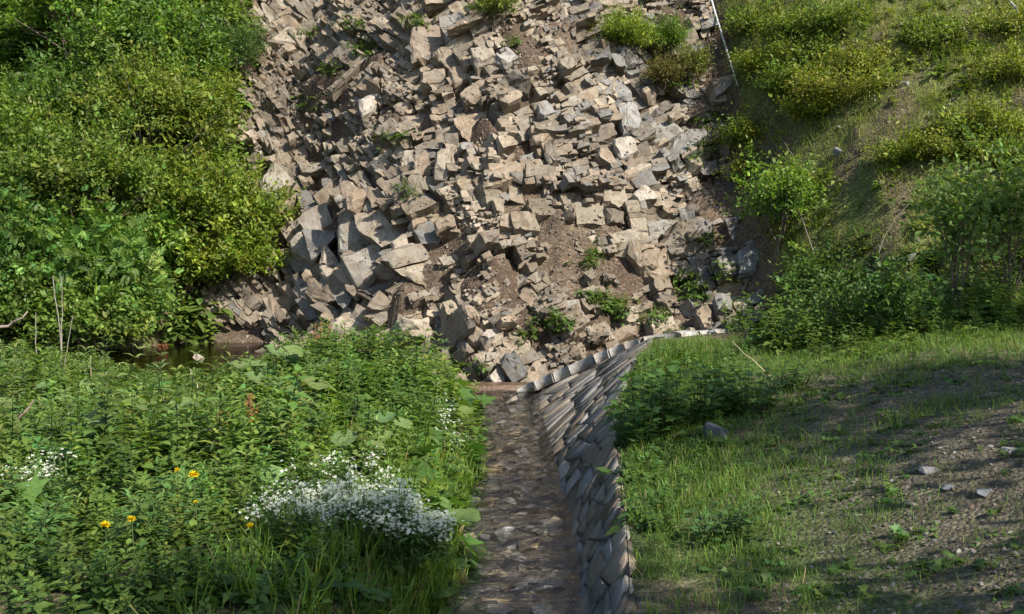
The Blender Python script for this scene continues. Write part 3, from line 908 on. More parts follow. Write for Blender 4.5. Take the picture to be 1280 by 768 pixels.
stream = wsheet('stream', wsel & ((cx_ > -3.0)), M_STREAM, 'shallow running stream beside the stone facing')
pool = wsheet('pool', wsel & (cx_ <= -3.0), M_POOL, 'still brown pool below the leafy shrubs')
RS = random.Random(3)
for i in range(280):
    y = RS.uniform(7.4, 19.3); a, b = float(tab(y, XL)), float(tab(y, XR)); x = RS.uniform(a - .1, b - .05)
    s_ = RS.choice((.12, .16, .2, .28, .36)) * RS.uniform(.7, 1.2)
    T = STONES[RS.randrange(len(STONES))]
    mb = MB(); p = np.array([[x, y, float(H(x, y)) + s_ * .10]])
    c_ = np.array([[.18, .155, .115], [.165, .16, .15], [.14, .145, .15], [.22, .175, .11], [.12, .117, .11], [.2, .197, .19]][RS.randrange(6)]) * RS.uniform(1.3, 2.1)
    mb.inst(T, p, yaw_frames(1, .2), np.array([[s_, s_ * 1.2, s_ * .5]]), c_[None]); mb.build('stone', M_WET, ground)
# rusty wet ledge where the stream turns
bm = bmesh.new()
for i in range(26):
    a = i * 2 * math.pi / 26 ; r_ = 1 + .12 * math.sin(3 * a + 1) + RS.gauss(0, .03)
    bm.verts.new((-.45 + .95 * r_ * math.cos(a), 19.55 + .42 * r_ * math.sin(a), -.18))
    bm.verts.new((-.45 + .86 * r_ * math.cos(a), 19.55 + .34 * r_ * math.sin(a), .05 + .05 * RS.random()))
bm.verts.new((-.5, 19.55, .10))
bmesh.ops.convex_hull(bm, input=bm.verts)
me = [[tuple(v.co) for v in f.verts] for f in bm.faces]; bm.free()
mb = MB()
for f in me: mb.add(np.array(f), [(0, 1, 2)], np.array([.115, .072, .045]))
tag(mb.build('rock_ledge', M_WET), 'smooth rust-brown wet ledge where the stream turns below the cliff', 'rock')

# ------------------------------------------------------------------ leaf and blade shapes (unit length along +y)
def T_of(V, F, tc=None):
    V = np.array(V, float); return V, np.array(F), np.ones_like(V) if tc is None else np.array(tc, float)
DIA = T_of([(0, 0, 0), (-.27, .42, .07), (0, 1, -.12), (.27, .42, .07)], [(0, 2, 1), (0, 3, 2)])
OVA = T_of([(0, 0, 0), (-.22, .22, .06), (-.27, .5, .05), (0, 1, -.16), (.27, .5, .05), (.22, .22, .06), (0, .45, -.02)], [(6, i, (i + 1) % 6) for i in range(6)])
LAN = T_of([(0, 0, 0), (-.10, .25, .03), (-.11, .55, .03), (0, 1, -.22), (.11, .55, .03), (.10, .25, .03), (0, .5, -.01)], [(6, i, (i + 1) % 6) for i in range(6)])
NEE = T_of([(0, 0, 0), (-.09, .5, .02), (0, 1, 0), (.09, .5, .02)], [(0, 2, 1), (0, 3, 2)])
def lobed():
    V = [(0, .3, -.02)]; a = []
    pts = [(0, 0), (-.22, .05), (-.55, -.02), (-.38, .28), (-.62, .52), (-.27, .50), (0, 1.0), (.27, .50), (.62, .52), (.38, .28), (.55, -.02), (.22, .05)]
    V += [(x, y, .05 * abs(x) - .12 * y * y) for x, y in pts]; n = len(pts)
    return T_of(V, [(0, 1 + (i + 1) % n, 1 + i) for i in range(n)])
LOB = lobed()
def roundleaf(n=18):
    V = [(0, .12, -.07)]; F = []
    for ring, rr in ((0, .55), (1, 1.0)):
        for i in range(n):
            a = -math.pi / 2 + .28 + (2 * math.pi - .56) * i / (n - 1)
            r_ = rr * .5 * (1 + (.05 if i % 2 else -.03) * ring)
            V.append((r_ * math.cos(a), .42 + r_ * math.sin(a) * .95, .04 * ring + .05 * math.sin(3 * a) * ring - (.0 if ring else .02)))
    V[0] = (0, .30, -.05)
    for i in range(n - 1):
        F += [(0, 1 + i, 2 + i), (1 + i, 1 + n + i, 2 + n + i), (1 + i, 2 + n + i, 2 + i)]
    tc = [(1.12,) * 3] + [((1.0,) * 3 if i % 2 else (.92,) * 3) for i in range(n)] + [(1.0,) * 3] * n
    return T_of(V, F, tc)
RND = roundleaf()
def pinnate(k=6):
    V, F = [], []
    def leaf(p, d, L):
        b = len(V); d = np.array(d); s = np.array([d[1], -d[0], 0]); p = np.array(p)
        V.extend([p, p + d * .5 * L + s * .17 * L + (0, 0, .01), p + d * L + (0, 0, -.05), p + d * .5 * L - s * .17 * L + (0, 0, .01)]); F.extend([(b, b + 1, b + 2), (b, b + 2, b + 3)])
    for i in range(k):
        y = .2 + .7 * i / k; z = -.16 * y * y
        for s in (-1, 1): leaf((0, y, z), (s * .86, .5, -.1), .40 * (1 - .35 * abs(i / k - .4)))
    leaf((0, .9, -.14), (0, 1, -.1), .34)
    return T_of(V, F)
PIN = pinnate()
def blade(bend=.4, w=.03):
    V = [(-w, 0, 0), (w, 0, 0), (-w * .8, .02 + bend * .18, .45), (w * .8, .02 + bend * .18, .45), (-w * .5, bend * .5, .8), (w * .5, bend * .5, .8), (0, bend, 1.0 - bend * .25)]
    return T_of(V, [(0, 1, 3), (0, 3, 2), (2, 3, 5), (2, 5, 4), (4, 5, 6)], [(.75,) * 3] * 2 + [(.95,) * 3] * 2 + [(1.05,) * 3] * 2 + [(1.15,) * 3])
BLADES = [blade(.2, .022), blade(.5, .022), blade(.8, .02), blade(.35, .03)]

FOL = 1.5
def gcols(base, n, var=.22, yel=.12, r=rng):
    b = np.array(base) * (FOL if base[1] < .2 else 1); k = np.exp(r.normal(0, var, n))[:, None]; y_ = r.normal(0, yel, n)
    return np.clip(b * k * np.stack([1 + y_, np.ones(n), 1 - y_ * .6], -1), .004, .9)

# ------------------------------------------------------------------ shrubs
def shrub(name, label, cat, base, rx, ry, rz, clumps, per, leaf, T, col, group=None, spread=.16, stems=9, m=None, bark=(.12, .095, .07), lift=.95, seed=0,
          inner=.45, droop=0.0, var=.26, tip=None, hang=.0, shoots=18):
    r = np.random.default_rng(seed + 100)
    base = np.array(base, float); root = empty(name, base); tag(root, label, cat, group)
    d = unit(r.normal(0, 1, (clumps, 3))); d[:, 2] = np.where(d[:, 2] < -.25, -d[:, 2] * .6, d[:, 2])
    rad = inner + (1 - inner) * r.random(clumps) ** .6
    lump = (.62 + .76 * fbm(d[:, 0] * 2.3 + seed * 3.1, d[:, 1] * 2.3, d[:, 2] * 2.3 + 5, 2)) * np.where(r.random(clumps) < .1, 1.16, 1)
    c = d * (rad * lump)[:, None] * np.array([rx, ry, rz]); c[:, 2] += rz * lift
    c[:, 2] = np.maximum(c[:, 2], .05 + .1 * r.random(clumps)); c[:, 2] -= droop * np.hypot(c[:, 0], c[:, 1])
    # woody stems
    sb = MB()
    ns = stems
    pick = r.choice(clumps, min(clumps, ns * 6), replace=False)
    for i, k in enumerate(pick):
        e = c[k]; s0 = np.array([r.normal(0, .08 * rx), r.normal(0, .08 * ry), -.12])
        mid = s0 * .4 + e * .45 + np.array([r.normal(0, .05), r.normal(0, .05), .12 * rz])
        big = i < ns
        P = np.array([s0, s0 * .6 + mid * .4 + np.array([0, 0, .1 * rz]), mid, mid * .4 + e * .6, e]) if big else np.array([e * .45 + np.array([0, 0, .15 * rz]), e * .75 + r.normal(0, .04, 3), e])
        r0 = (.017 if big else .008) * max(.35, min(2.0, rz))
        sb.add(*tube(P, np.linspace(r0, r0 * .25, len(P)), 5 if big else 3, bark))
    sb.build('branches', M_BARK, root)
    n = clumps * per
    cc = np.repeat(c, per, 0); dd = np.repeat(unit(d * np.array([1, 1, .8]) + np.array([0, 0, .25])), per, 0)
    along_ = r.normal(0, spread * 1.5, n)[:, None] * dd
    pos = cc + along_ + r.normal(0, spread * .62, (n, 3))
    nrm = unit(dd * .55 + np.array([0, -.05, .75]) + r.normal(0, .55, (n, 3)))
    ydir = unit(dd * .7 + r.normal(0, .75, (n, 3)) + np.array([0, 0, -hang]))
    cl = np.exp(r.normal(0, .16, clumps)); cl2 = r.normal(0, .10, clumps)
    C = gcols(col, n, var, .10, r) * np.repeat(cl, per)[:, None]
    C[:, 0] *= 1 + np.repeat(cl2, per); 
    if tip is not None:
        f = np.clip((np.repeat(rad, per) - .55) / .45, 0, 1)[:, None] * (r.random(n) < .75)[:, None]
        C = C * (1 - f) + gcols(tip, n, var, .08, r) * f
    fb = MB(); fb.inst(T, pos, frames(ydir, nrm), leaf * np.exp(r.normal(0, .28, n)), C)
    if shoots:                                   # long new shoots that break the outline
        k = r.choice(np.argsort(-rad)[:max(shoots, clumps // 2)], shoots); ns_ = 16
        dv = unit(d[k] * [1, 1, .5] + r.normal(0, .35, (shoots, 3)) + [0, 0, .45]); L = r.uniform(.25, .62, shoots) * min(1.3, .5 + .5 * rz)
        t = np.linspace(0, 1, ns_); P = (c[k][:, None] + dv[:, None] * (L[:, None] * t[None])[..., None] + np.array([0, 0, -.12]) * (t ** 2)[None, :, None] * L[:, None, None]).reshape(-1, 3)
        dr = np.repeat(dv, ns_, 0); sd_ = r.normal(0, 1, (len(P), 3))
        fb.inst(T, P + sd_ * .012, frames(unit(dr * .5 + sd_ * .8), unit(r.normal(0, .4, (len(P), 3)) + [0, -.2, 1])), leaf * r.uniform(.6, 1.1, len(P)), gcols(np.array(tip if tip is not None else col) * 1.1, len(P), var, .1, r))
    fb.build('foliage', m or M_LEAF, root)
    return root

def at(u, v, lift=0.0):
    p = hit(np.array([float(u)]), np.array([float(v)]), lift)[0]; return p

def shrub_at(u, v, *a, **k): pass

LB = 'leafy shrubs on the left slope'
G1, G2, G3 = (.098, .125, .016), (.082, .115, .018), (.10, .14, .022)
def place(x, y): return (x, y, float(H(x, y)) - .05)
shrubs = [
 ('leafy_shrub', 'broad rounded shrub with reddish-tinged young leaves overhanging the rock face', place(-7.3, 26.6), 1.8, 1.2, 1.65, 380, 60, .085, DIA, (.098, .122, .018), LB, {}),
 ('leafy_shrub', 'low spreading shrub arching right over the brown pool', place(-6.9, 26.4), 1.15, 1.0, .85, 200, 60, .085, DIA, G1, LB, {}),
 ('leafy_shrub', 'tall dense shrub at the left edge above the pale fernlike leaves', place(-9.8, 25.4), 1.9, 1.3, 1.9, 360, 60, .085, DIA, (.085, .11, .022), LB, {}),
 ('leafy_shrub', 'reddish-green shrub high in the middle of the left thicket', place(-8.9, 27.4), 2.0, 1.2, 1.7, 340, 60, .08, DIA, (.10, .118, .022), LB, {}),
 ('leafy_shrub', 'dark green shrub at the top left corner', place(-11.3, 27.6), 1.7, 1.2, 1.5, 200, 55, .09, DIA, (.05, .085, .018), LB, {}),
 ('leafy_shrub', 'bright yellow-green shrub at the top of the left thicket', place(-9.7, 29.6), 1.6, 1.1, 1.3, 200, 55, .09, OVA, (.10, .15, .02), LB, {}),
 ('leafy_shrub', 'bush filling the far left edge below the top corner', place(-11.8, 26.2), 1.6, 1.1, 1.8, 260, 55, .085, DIA, G2, LB, {}),
 ('leafy_shrub', 'small round-leaved bush beside the left end of the pool', place(-8.9, 25.6), 1.3, .7, .8, 150, 50, .10, OVA, (.10, .15, .028), LB, {}),
 ('leafy_shrub', 'dark-based bush at the left edge beside the driftwood', place(-10.6, 24.6), 1.4, .8, 1.0, 170, 50, .095, OVA, (.075, .12, .022), LB, {}),
 ('leafy_shrub', 'leafy bush above the thicket beside the small spruce', place(-9.2, 28.9), 1.2, .9, 1.0, 140, 55, .085, DIA, G1, LB, {}),
 ('leafy_shrub', 'upright yellow-green bush at the top edge left of the cliff', place(-9.3, 31.4), 1.4, 1.0, 1.2, 150, 55, .09, OVA, (.095, .13, .02), LB, {}),
 ('leafy_shrub', 'large bush high on the left slope above the dark corner shrub', place(-12.0, 31.0), 2.3, 1.3, 1.9, 260, 55, .10, OVA, (.08, .125, .02), LB, {}),
 ('leafy_shrub', 'dark bush behind the reddish-green shrub', place(-9.6, 29.0), 2.0, 1.2, 1.7, 240, 55, .095, DIA, (.06, .095, .02), LB, {}),
 ('leafy_shrub', 'bright bush at the very top of the picture left of the rock', place(-9.0, 33.6), 1.7, 1.2, 1.6, 210, 50, .10, OVA, (.09, .14, .02), LB, {}),
 ('leafy_shrub', 'topmost bush near the left corner', place(-13.0, 34.0), 2.6, 1.4, 2.2, 250, 50, .11, OVA, (.07, .11, .02), LB, {}),
 ('leafy_shrub', 'topmost bush above the middle of the left thicket', place(-10.2, 34.2), 2.4, 1.4, 2.1, 250, 50, .11, DIA, (.085, .125, .02), LB, {}),
 ('leafy_shrub', 'topmost bush half cut by the upper edge beside the rock', place(-9.2, 36.4), 1.9, 1.2, 1.8, 200, 50, .11, DIA, (.06, .10, .02), LB, {}),
 ('leafy_shrub', 'dark bush at the top edge between two brighter ones', place(-10.0, 30.6), 2.0, 1.0, 1.4, 190, 55, .09, DIA, (.055, .09, .02), LB, {}),
]
for i, (nm, lb, b, rx, ry, rz, nc, pr, lf, T, c, g, kw) in enumerate(shrubs):
    c = (c[0] * 1.08, c[1] * 1.16, c[2] * 1.0)
    shrub(nm, lb, 'shrub', b, rx, ry, rz, int(nc * .9), int(pr * .72), lf * 1.28, T, c, g, seed=i, inner=.4, shoots=int(26 * rx), **kw)
for i, (lb, x, y, rx, rz, nc, c) in enumerate([('leafy bush at the water edge under the pale fernlike shrub', -9.2, 23.7, 1.3, .75, 150, (.085, .13, .022)),
   ('bush at the left edge reaching down to the herbs', -11.4, 23.6, 1.4, .9, 160, (.07, .115, .02)), ('broad-leaved bush left of the pool', -8.6, 24.4, .9, .6, 100, (.095, .15, .03))]):
    shrub('leafy_shrub', lb, 'shrub', place(x, y), rx, .7, rz, nc, 45, .11, OVA, c, LB, seed=90 + i, inner=.25)
shrub('rowan_shrub', 'pale green shrub with fernlike leaves in front of the left thicket', 'shrub', place(-9.1, 24.2), 1.15, .7, 1.3, 150, 12, .26, PIN, (.085, .15, .03), seed=31, spread=.2)
shrub('rowan_shrub', 'small fernlike-leaved shrub at the left edge', 'shrub', place(-11.0, 24.2), .9, .6, 1.35, 100, 12, .25, PIN, (.07, .13, .03), seed=32, spread=.2)

# spruces: dense, needle-leaved, pale new growth
SPC = dict(T=NEE, m=M_NEEDLE, spread=.10, inner=.35, stems=6, var=.3)
SG = 'young spruces on the rock face'
for i, (lb, u, v, rx, rz, nc, col, tip) in enumerate([
  ('dark young spruce at the edge of the left thicket against the rock', 296, 116, .75, 1.05, 200, (.03, .06, .015), (.065, .10, .02)),
  ('yellow-green young spruce between the thicket and the dark spruce', 258, 150, .6, .75, 140, (.07, .11, .015), (.16, .19, .02)),
  ('small round spruce at the top edge of the cliff', 618, 32, .45, .48, 110, (.06, .075, .02), (.14, .17, .02)),
  ('largest bright yellow-green spruce bush on the upper cliff', 782, 76, .68, .58, 200, (.06, .09, .012), (.15, .19, .015)),
  ('greener small spruce touching the right side of the largest one', 834, 78, .42, .52, 120, (.045, .08, .012), (.10, .15, .018)),
  ('little olive spruce below the pair on the cliff', 866, 100, .32, .34, 70, (.07, .075, .02), (.11, .13, .025)),
  ('brownish dry-looking spruce under the largest bush', 828, 112, .35, .35, 80, (.075, .065, .02), (.095, .09, .022))]):
    p = at(u, v); p = p + np.array([0, -.12, -.03])
    shrub('young_spruce', lb, 'spruce', p, rx, rx * .8, rz, nc, 60, .085, col=col, tip=tip, group=SG, seed=40 + i, **SPC)

# low bushes over the right hillside
HBG = 'low bushes on the right hillside'
hb = [(985, 30, 1.0, .55), (1040, 20, .8, .5), (1075, 70, .8, .5), (960, 70, .7, .5), (1000, 95, .9, .55), (1060, 105, .9, .5), (1020, 130, .7, .45), (1095, 30, .6, .4),
      (1155, 40, .8, .45), (1215, 70, .7, .4), (1260, 25, .8, .4), (1225, 150, .8, .45), (1260, 190, .8, .5), (1190, 175, .5, .35), (1240, 110, .7, .4), (935, 160, .6, .5), (945, 20, .6, .45),
      (1120, 110, .5, .3), (1270, 80, .6, .4), (1180, 110, .5, .3), (1140, 180, .5, .3), (1060, 185, .45, .3), (1215, 215, .6, .4), (1010, 60, .8, .5), (930, 205, .5, .4)]
hb_lab = ['uppermost low bush left on the hillside', 'low bush at the top edge right of the gully', 'low bush beside the small white stake', 'low bush on the lip of the gully near the pipe', 'dense low bush above the gully edge',
 'low bush below the dark stone on the hillside', 'lowest bush of the dense patch above the bare slope', 'small bush at the top edge above the dark stone', 'bush beside the dark hollow at the top right', 'bush left of the dark twiggy hollow',
 'bush in the top right corner', 'bush beside the pale stone at the right edge', 'bush at the right edge above the saplings', 'little bush on the open grass right of the pale stones', 'bush above the pale stone at the right',
 'dark bush in the gully below the pipe', 'bush at the top edge beside the pipe', 'small tuft bush amid pale stones', 'bush touching the right edge near the top', 'small bush right of the pale stone patch',
 'small bush on the open sunlit grass', 'tiny bush at the shadow edge', 'bush just above the tall saplings', 'bush in the middle of the dense upper patch', 'dark bush low in the gully']
DROP = {(1095, 30), (1215, 70), (1240, 110), (1120, 110), (1180, 110), (1060, 185), (1215, 215)}
hb_lab = [l for l, h in zip(hb_lab, hb) if (h[0], h[1]) not in DROP]; hb = [h for h in hb if (h[0], h[1]) not in DROP]
hp = hit(np.array([h[0] for h in hb], float), np.array([h[1] + 18 for h in hb], float))
for i, (u, v, rx, rz) in enumerate(hb):
    c = [(.11, .135, .016), (.085, .115, .016), (.12, .135, .02)][i % 3]; rx *= R.uniform(.7, 1.25); rz *= R.uniform(.6, 1.0)
    shrub('low_bush', hb_lab[i], 'bush', hp[i] + np.array([0, 0, -.08]), rx, rx * .8, rz, int(70 * rx * 1.6), 46, .065, DIA, c, HBG, seed=70 + i, spread=.12, stems=5, lift=.5, inner=.3)
# taller saplings at the foot of the hillside
sp = [('bright-leaved sapling in the gully mouth, catching the light', 972, 318, .75, 1.05, 120, OVA, .085, (.095, .15, .022)),
      ('darker sapling right of the gully mouth', 1010, 392, .45, .5, 60, OVA, .08, (.06, .10, .02)),
      ('tall pale-leaved sapling at the right edge', 1262, 395, .8, 1.4, 95, OVA, .085, (.105, .155, .035)),
      ('tall slender sapling second from the right edge', 1195, 400, .6, 1.2, 62, OVA, .08, (.10, .15, .035)),
      ('small sapling before the bare shaded slope', 1120, 425, .4, .45, 50, OVA, .075, (.055, .10, .022)),
      ('broken twiggy bush under the hillside in shade', 1065, 425, .6, .45, 60, DIA, .07, (.055, .09, .022))]
for i, (lb, u, v, rx, rz, nc, T, lf, c) in enumerate(sp):
    shrub('sapling', lb, 'sapling', at(u, v), rx, rx * .8, rz, nc, 26, lf, T, c, 'saplings at the foot of the right hillside', seed=120 + i, spread=.15, stems=7, inner=.25)

# ------------------------------------------------------------------ herbs
def herb_nettle(r, lance=False):
    """upright stem with paired leaves; unit height"""
    mb = MB(); k = r.integers(6, 9) if lance else r.integers(8, 12); h = 1.0
    bend = r.normal(0, .10, 2)
    P = np.array([[bend[0] * t * t, bend[1] * t * t, t] for t in (0, .4, .75, 1.0)])
    mb.add(*tube(P, [.009, .008, .006, .003], 3, (.11, .14, .045)))
    pos, yd, nr, sc, cl = [], [], [], [], []
    for i in range(k):
        t = .18 + .80 * i / (k - 1); a = i * math.pi / 2 + r.normal(0, .25)
        p = np.array([bend[0] * t * t, bend[1] * t * t, t]); up = -.05 + .75 * (t ** 3)
        for s in ((0, math.pi) if not lance else (0, 2.1, 4.2)):
            d = np.array([math.cos(a + s), math.sin(a + s), up + r.normal(0, .15)])
            pos.append(p); yd.append(d); nr.append(np.array([-d[0] * .3, -d[1] * .3, 1]) + r.normal(0, .15, 3))
            sc.append((.30 - .14 * t) * r.uniform(.8, 1.2)); cl.append(np.ones(3) * r.uniform(.8, 1.2) * (1 + .25 * (t - .6)))
    mb.inst(LAN if lance else OVA, np.array(pos), frames(np.array(yd), np.array(nr)), np.array(sc) * (1.15 if lance else 1.0), np.array(cl))
    V, F, C = mb.data(); return V, F, C
def herb_low(r, T, n, spread=1.0):
    """a rosette of stalked leaves; unit radius"""
    mb = MB()
    a = r.uniform(0, 6.28, n); e = r.uniform(.25, 1.1, n); L = r.uniform(.45, 1.0, n)
    st = np.stack([np.cos(a) * np.cos(e), np.sin(a) * np.cos(e), np.sin(e)], -1) * L[:, None] * spread * .6
    for p in st: mb.add(*tube(np.array([[0, 0, 0], p * .6 + [0, 0, .05], p]), [.012, .01, .008], 3, (.10, .13, .05)))
    yd = np.stack([np.cos(a), np.sin(a), r.normal(-.1, .25, n)], -1); nr = np.stack([np.cos(a) * .25, np.sin(a) * .25, np.ones(n)], -1) + r.normal(0, .25, (n, 3))
    mb.inst(T, st, frames(yd, nr), r.uniform(.4, .7, n), np.ones((n, 3)) * r.uniform(.8, 1.2, (n, 1)))
    return mb.data()
rh = np.random.default_rng(21)
NET = [herb_nettle(rh) for _ in range(5)]; WIL = [herb_nettle(rh, True) for _ in range(4)]
LOW = [herb_low(rh, OVA, 9) for _ in range(4)]; LOBP = [herb_low(rh, LOB, 12) for _ in range(3)]; BIGL = [herb_low(rh, RND, 5) for _ in range(4)]

def field(name, label, cat, pts, protos, hs, cols, m=None, parent=None):
    mb = MB(); n = len(pts); t = rng.integers(0, len(protos), n)
    R_ = yaw_frames(n, .16)
    # prototypes stand along +z, so use frames whose third column is up
    for k in range(len(protos)):
        s = t == k
        mb.inst(protos[k], pts[s], R_[s], hs[s], cols[s])
    o = mb.build(name, m or M_LEAF); tag(o, label, cat, kind='stuff'); return o

def scatter(n, x0, x1, y0, y1, keep):
    n = int(n * 1.14); x = rng.uniform(x0, x1, n * 3); y = rng.uniform(y0, y1, n * 3)
    # only inside a slightly widened field of view
    u, v, d = proj(np.stack([x, y, H(x, y)], -1))
    k = keep(x, y) * ((u > -460) & (u < 1640) & (v < 900)); s = rng.random(n * 3) < k
    x, y = x[s][:n], y[s][:n]
    return np.stack([x, y, H(x, y) - .02], -1)

# left bank: density and kind change across it
def lb_mask(x, y):
    e = tab(y, XL); edge = 18.9 + .35 * np.sin(x * 1.3)
    return (ss(.0, .25, e + .02 - x) * (1 - ss(edge + .2, edge + .6, y)) * (y > 5.2)).astype(float)
def lb_gap(x, y):           # window through which the pool shows
    return np.exp(-((x + 5.3 * y / 18.5) / 1.25) ** 2 - ((y - 18.4) / 2.8) ** 2)
def white_zone(x, y): return np.exp(-((x + 1.15) / .62) ** 2 - ((y - 8.2) / .75) ** 2)
def grass_zone(x, y): return np.exp(-((x + .55) / .5) ** 2 - ((y - 10.6) / 1.6) ** 2) + .8 * np.exp(-((x + .7) / .5) ** 2 - ((y - 8.2) / 1.2) ** 2)
p = scatter(2700, -11, 0, 5.4, 19.3, lambda x, y: lb_mask(x, y) * (1 - .9 * np.clip(white_zone(x, y), 0, 1)) * (1 - .85 * np.clip(grass_zone(x, y), 0, 1)) * np.clip(.45 + (12 / y - 1) * .2, .3, 1))
kind = fbm(p[:, 0] * .8, p[:, 1] * .8, 4, 3) + rng.normal(0, .09, len(p))
gap = lb_gap(p[:, 0], p[:, 1])
hh = (.34 + .26 * fbm(p[:, 0] * .7 + 30, p[:, 1] * .7, 2, 3)) * rng.uniform(.75, 1.2, len(p)) * (1 - .84 * np.clip(gap * 1.25, 0, 1)) * (1 + .3 * np.exp(-((p[:, 0] + 2.9) / 1.6) ** 2 - ((p[:, 1] - 16.5) / 2.2) ** 2)) * (.75 + .25 * ss(0, .8, tab(p[:, 1], XL) - p[:, 0]))
patch = lambda q: (.6 + .85 * fbm(q[:, 0] * 1.6, q[:, 1] * 1.1, 23, 3))[:, None] * np.stack([.85 + .35 * fbm(q[:, 0] * .9, q[:, 1] * .9, 29, 2), np.ones(len(q)), np.ones(len(q))], -1)
s = kind < .58
hh = hh * (.72 + .28 * ss(7, 10.5, p[:, 1]))
hh = hh * (.6 + .85 * fbm(p[:, 0] * 1.5 + 3, p[:, 1] * 1.5, 14, 3)) * np.where(rng.random(len(p)) < .06, 1.35, 1)
field('nettles', 'dense dark green nettles covering the left bank', 'nettles', p[s], NET, hh[s], gcols((.085, .138, .028), s.sum(), .18, .12) * patch(p[s]))
s2 = ~s
field('willowherb', 'pale green narrow-leaved herbs among the nettles on the left bank', 'herbs', p[s2], WIL, hh[s2] * 1.05, gcols((.115, .165, .04), s2.sum(), .18, .12) * patch(p[s2]))
p = scatter(2600, -11, 0, 5.4, 19.5, lambda x, y: lb_mask(x, y) * (1 - .5 * np.clip(white_zone(x, y), 0, 1)) * .6 * (1 - .8 * lb_gap(x, y)))
field('ground_leaves', 'low broad leaves close to the ground on the left bank', 'leaves', p, LOW, .22 * rng.uniform(.7, 1.4, len(p)), gcols((.065, .115, .028), len(p), .2, .08))
p = scatter(260, -11, -.7, 9.0, 19, lambda x, y: lb_mask(x, y) * np.clip(fbm(x * .8, y * .8, 41, 2) * 4 - 1.7, .04, 1) * (1 - lb_gap(x, y)))
field('broad_leaves', 'scattered broad round leaves poking out of the herbs on the left bank', 'leaves', p, BIGL, rng.uniform(.36, .60, len(p)), gcols((.10, .15, .045), len(p), .18, .08))
p = scatter(110, -10, -.9, 10, 18.4, lambda x, y: lb_mask(x, y) * (1 - lb_gap(x, y)))
field('tall_stalks', 'thin tall stalks rising above the herbs on the left bank', 'stalks', p, WIL, rng.uniform(.6, .85, len(p)), gcols((.10, .135, .045), len(p), .2, .12))
p = scatter(420, -11, -.5, 8.5, 19, lambda x, y: lb_mask(x, y) * (1 - .6 * lb_gap(x, y)) * np.clip(fbm(x * .9, y * .9, 51, 2) * 4 - 1.8, 0, 1))
field('lobed_leaves', 'patches of lobed leaves among the nettles on the left bank', 'leaves', p, LOBP, rng.uniform(.3, .5, len(p)), gcols((.07, .13, .028), len(p), .18, .1))
# ---- right bank
def rb_mask(x, y): return (ss(-.02, .1, x - tab(y, XT)) * ss(.0, .3, tab(x, YT) - y + .2) * (hill_h(x, y) < fore_h(x, y))).astype(float)
p = scatter(1500, 1, 13, 12.6, 19, lambda x, y: rb_mask(x, y) * ss(13.0, 15.0, y + 2.4 * (fbm(x * .9, y * .5, 71, 3) - .5)) * ss(3.4, 4.4, x) )
field('tall_weeds', 'tall shaded weeds at the foot of the right hillside', 'weeds', p, NET + WIL + LOW, rng.uniform(.2, .5, len(p)) * (.5 + .9 * fbm(p[:, 0], p[:, 1], 9, 2)) * ss(13, 15.5, p[:, 1]).clip(.45, 1) * 1.35, gcols((.085, .13, .028), len(p), .22, .1) * (.65 + .7 * fbm(p[:, 0] * 1.4, p[:, 1] * 1.4, 19, 2))[:, None])
p = scatter(520, .8, 5.2, 8.2, 16.0, lambda x, y: rb_mask(x, y) * (x < 1.2 + .30 * (y - 8.2)) * .9)
field('bank_weeds', 'leafy weeds along the top of the stone facing', 'weeds', p, NET + LOW, rng.uniform(.14, .30, len(p)), gcols((.06, .11, .024), len(p), .18, .08))
p = scatter(900, .9, 8, 4.5, 14, lambda x, y: rb_mask(x, y) * np.clip(fbm(x * 1.2, y * 1.2, 61, 2) * 2.5 - .7, .05, 1))
field('low_weeds', 'small broad-leaved weeds in the grass and gravel of the right bank', 'weeds', p, LOW + LOBP, rng.uniform(.06, .14, len(p)), gcols((.065, .115, .026), len(p), .2, .12))
def bare(x, y):
    u, v, _ = proj(np.stack([x, y, Hq(x, y)], -1)); return np.exp(-(((u - 1085) + (v - 270) * -.8) / 85) ** 2 - ((v - 275) / 60) ** 2)
def hill_mask(x, y): return ((hill_h(x, y) >= fore_h(x, y)) & (x > 5.2)).astype(float)
p = scatter(900, 5, 14, 15, 22, lambda x, y: hill_mask(x, y) * ss(3.6, 1.2, H(x, y)) * (1 - .85 * bare(x, y)))
field('slope_weeds', 'rank weeds on the lower part of the right hillside', 'weeds', p, NET + LOW + WIL, rng.uniform(.25, .6, len(p)), gcols((.055, .10, .028), len(p), .2, .1))
p = scatter(3600, -17, -4.8, 20.5, 38, lambda x, y: ((hill_h(x, y) >= fore_h(x, y)) & (x < -7.0 - .10 * (y - 25))).astype(float) * .9)
field('thicket_floor', 'mixed weeds under the shrubs on the left slope', 'weeds', p, NET + LOW, rng.uniform(.4, .85, len(p)), gcols((.085, .125, .025), len(p), .25, .1))

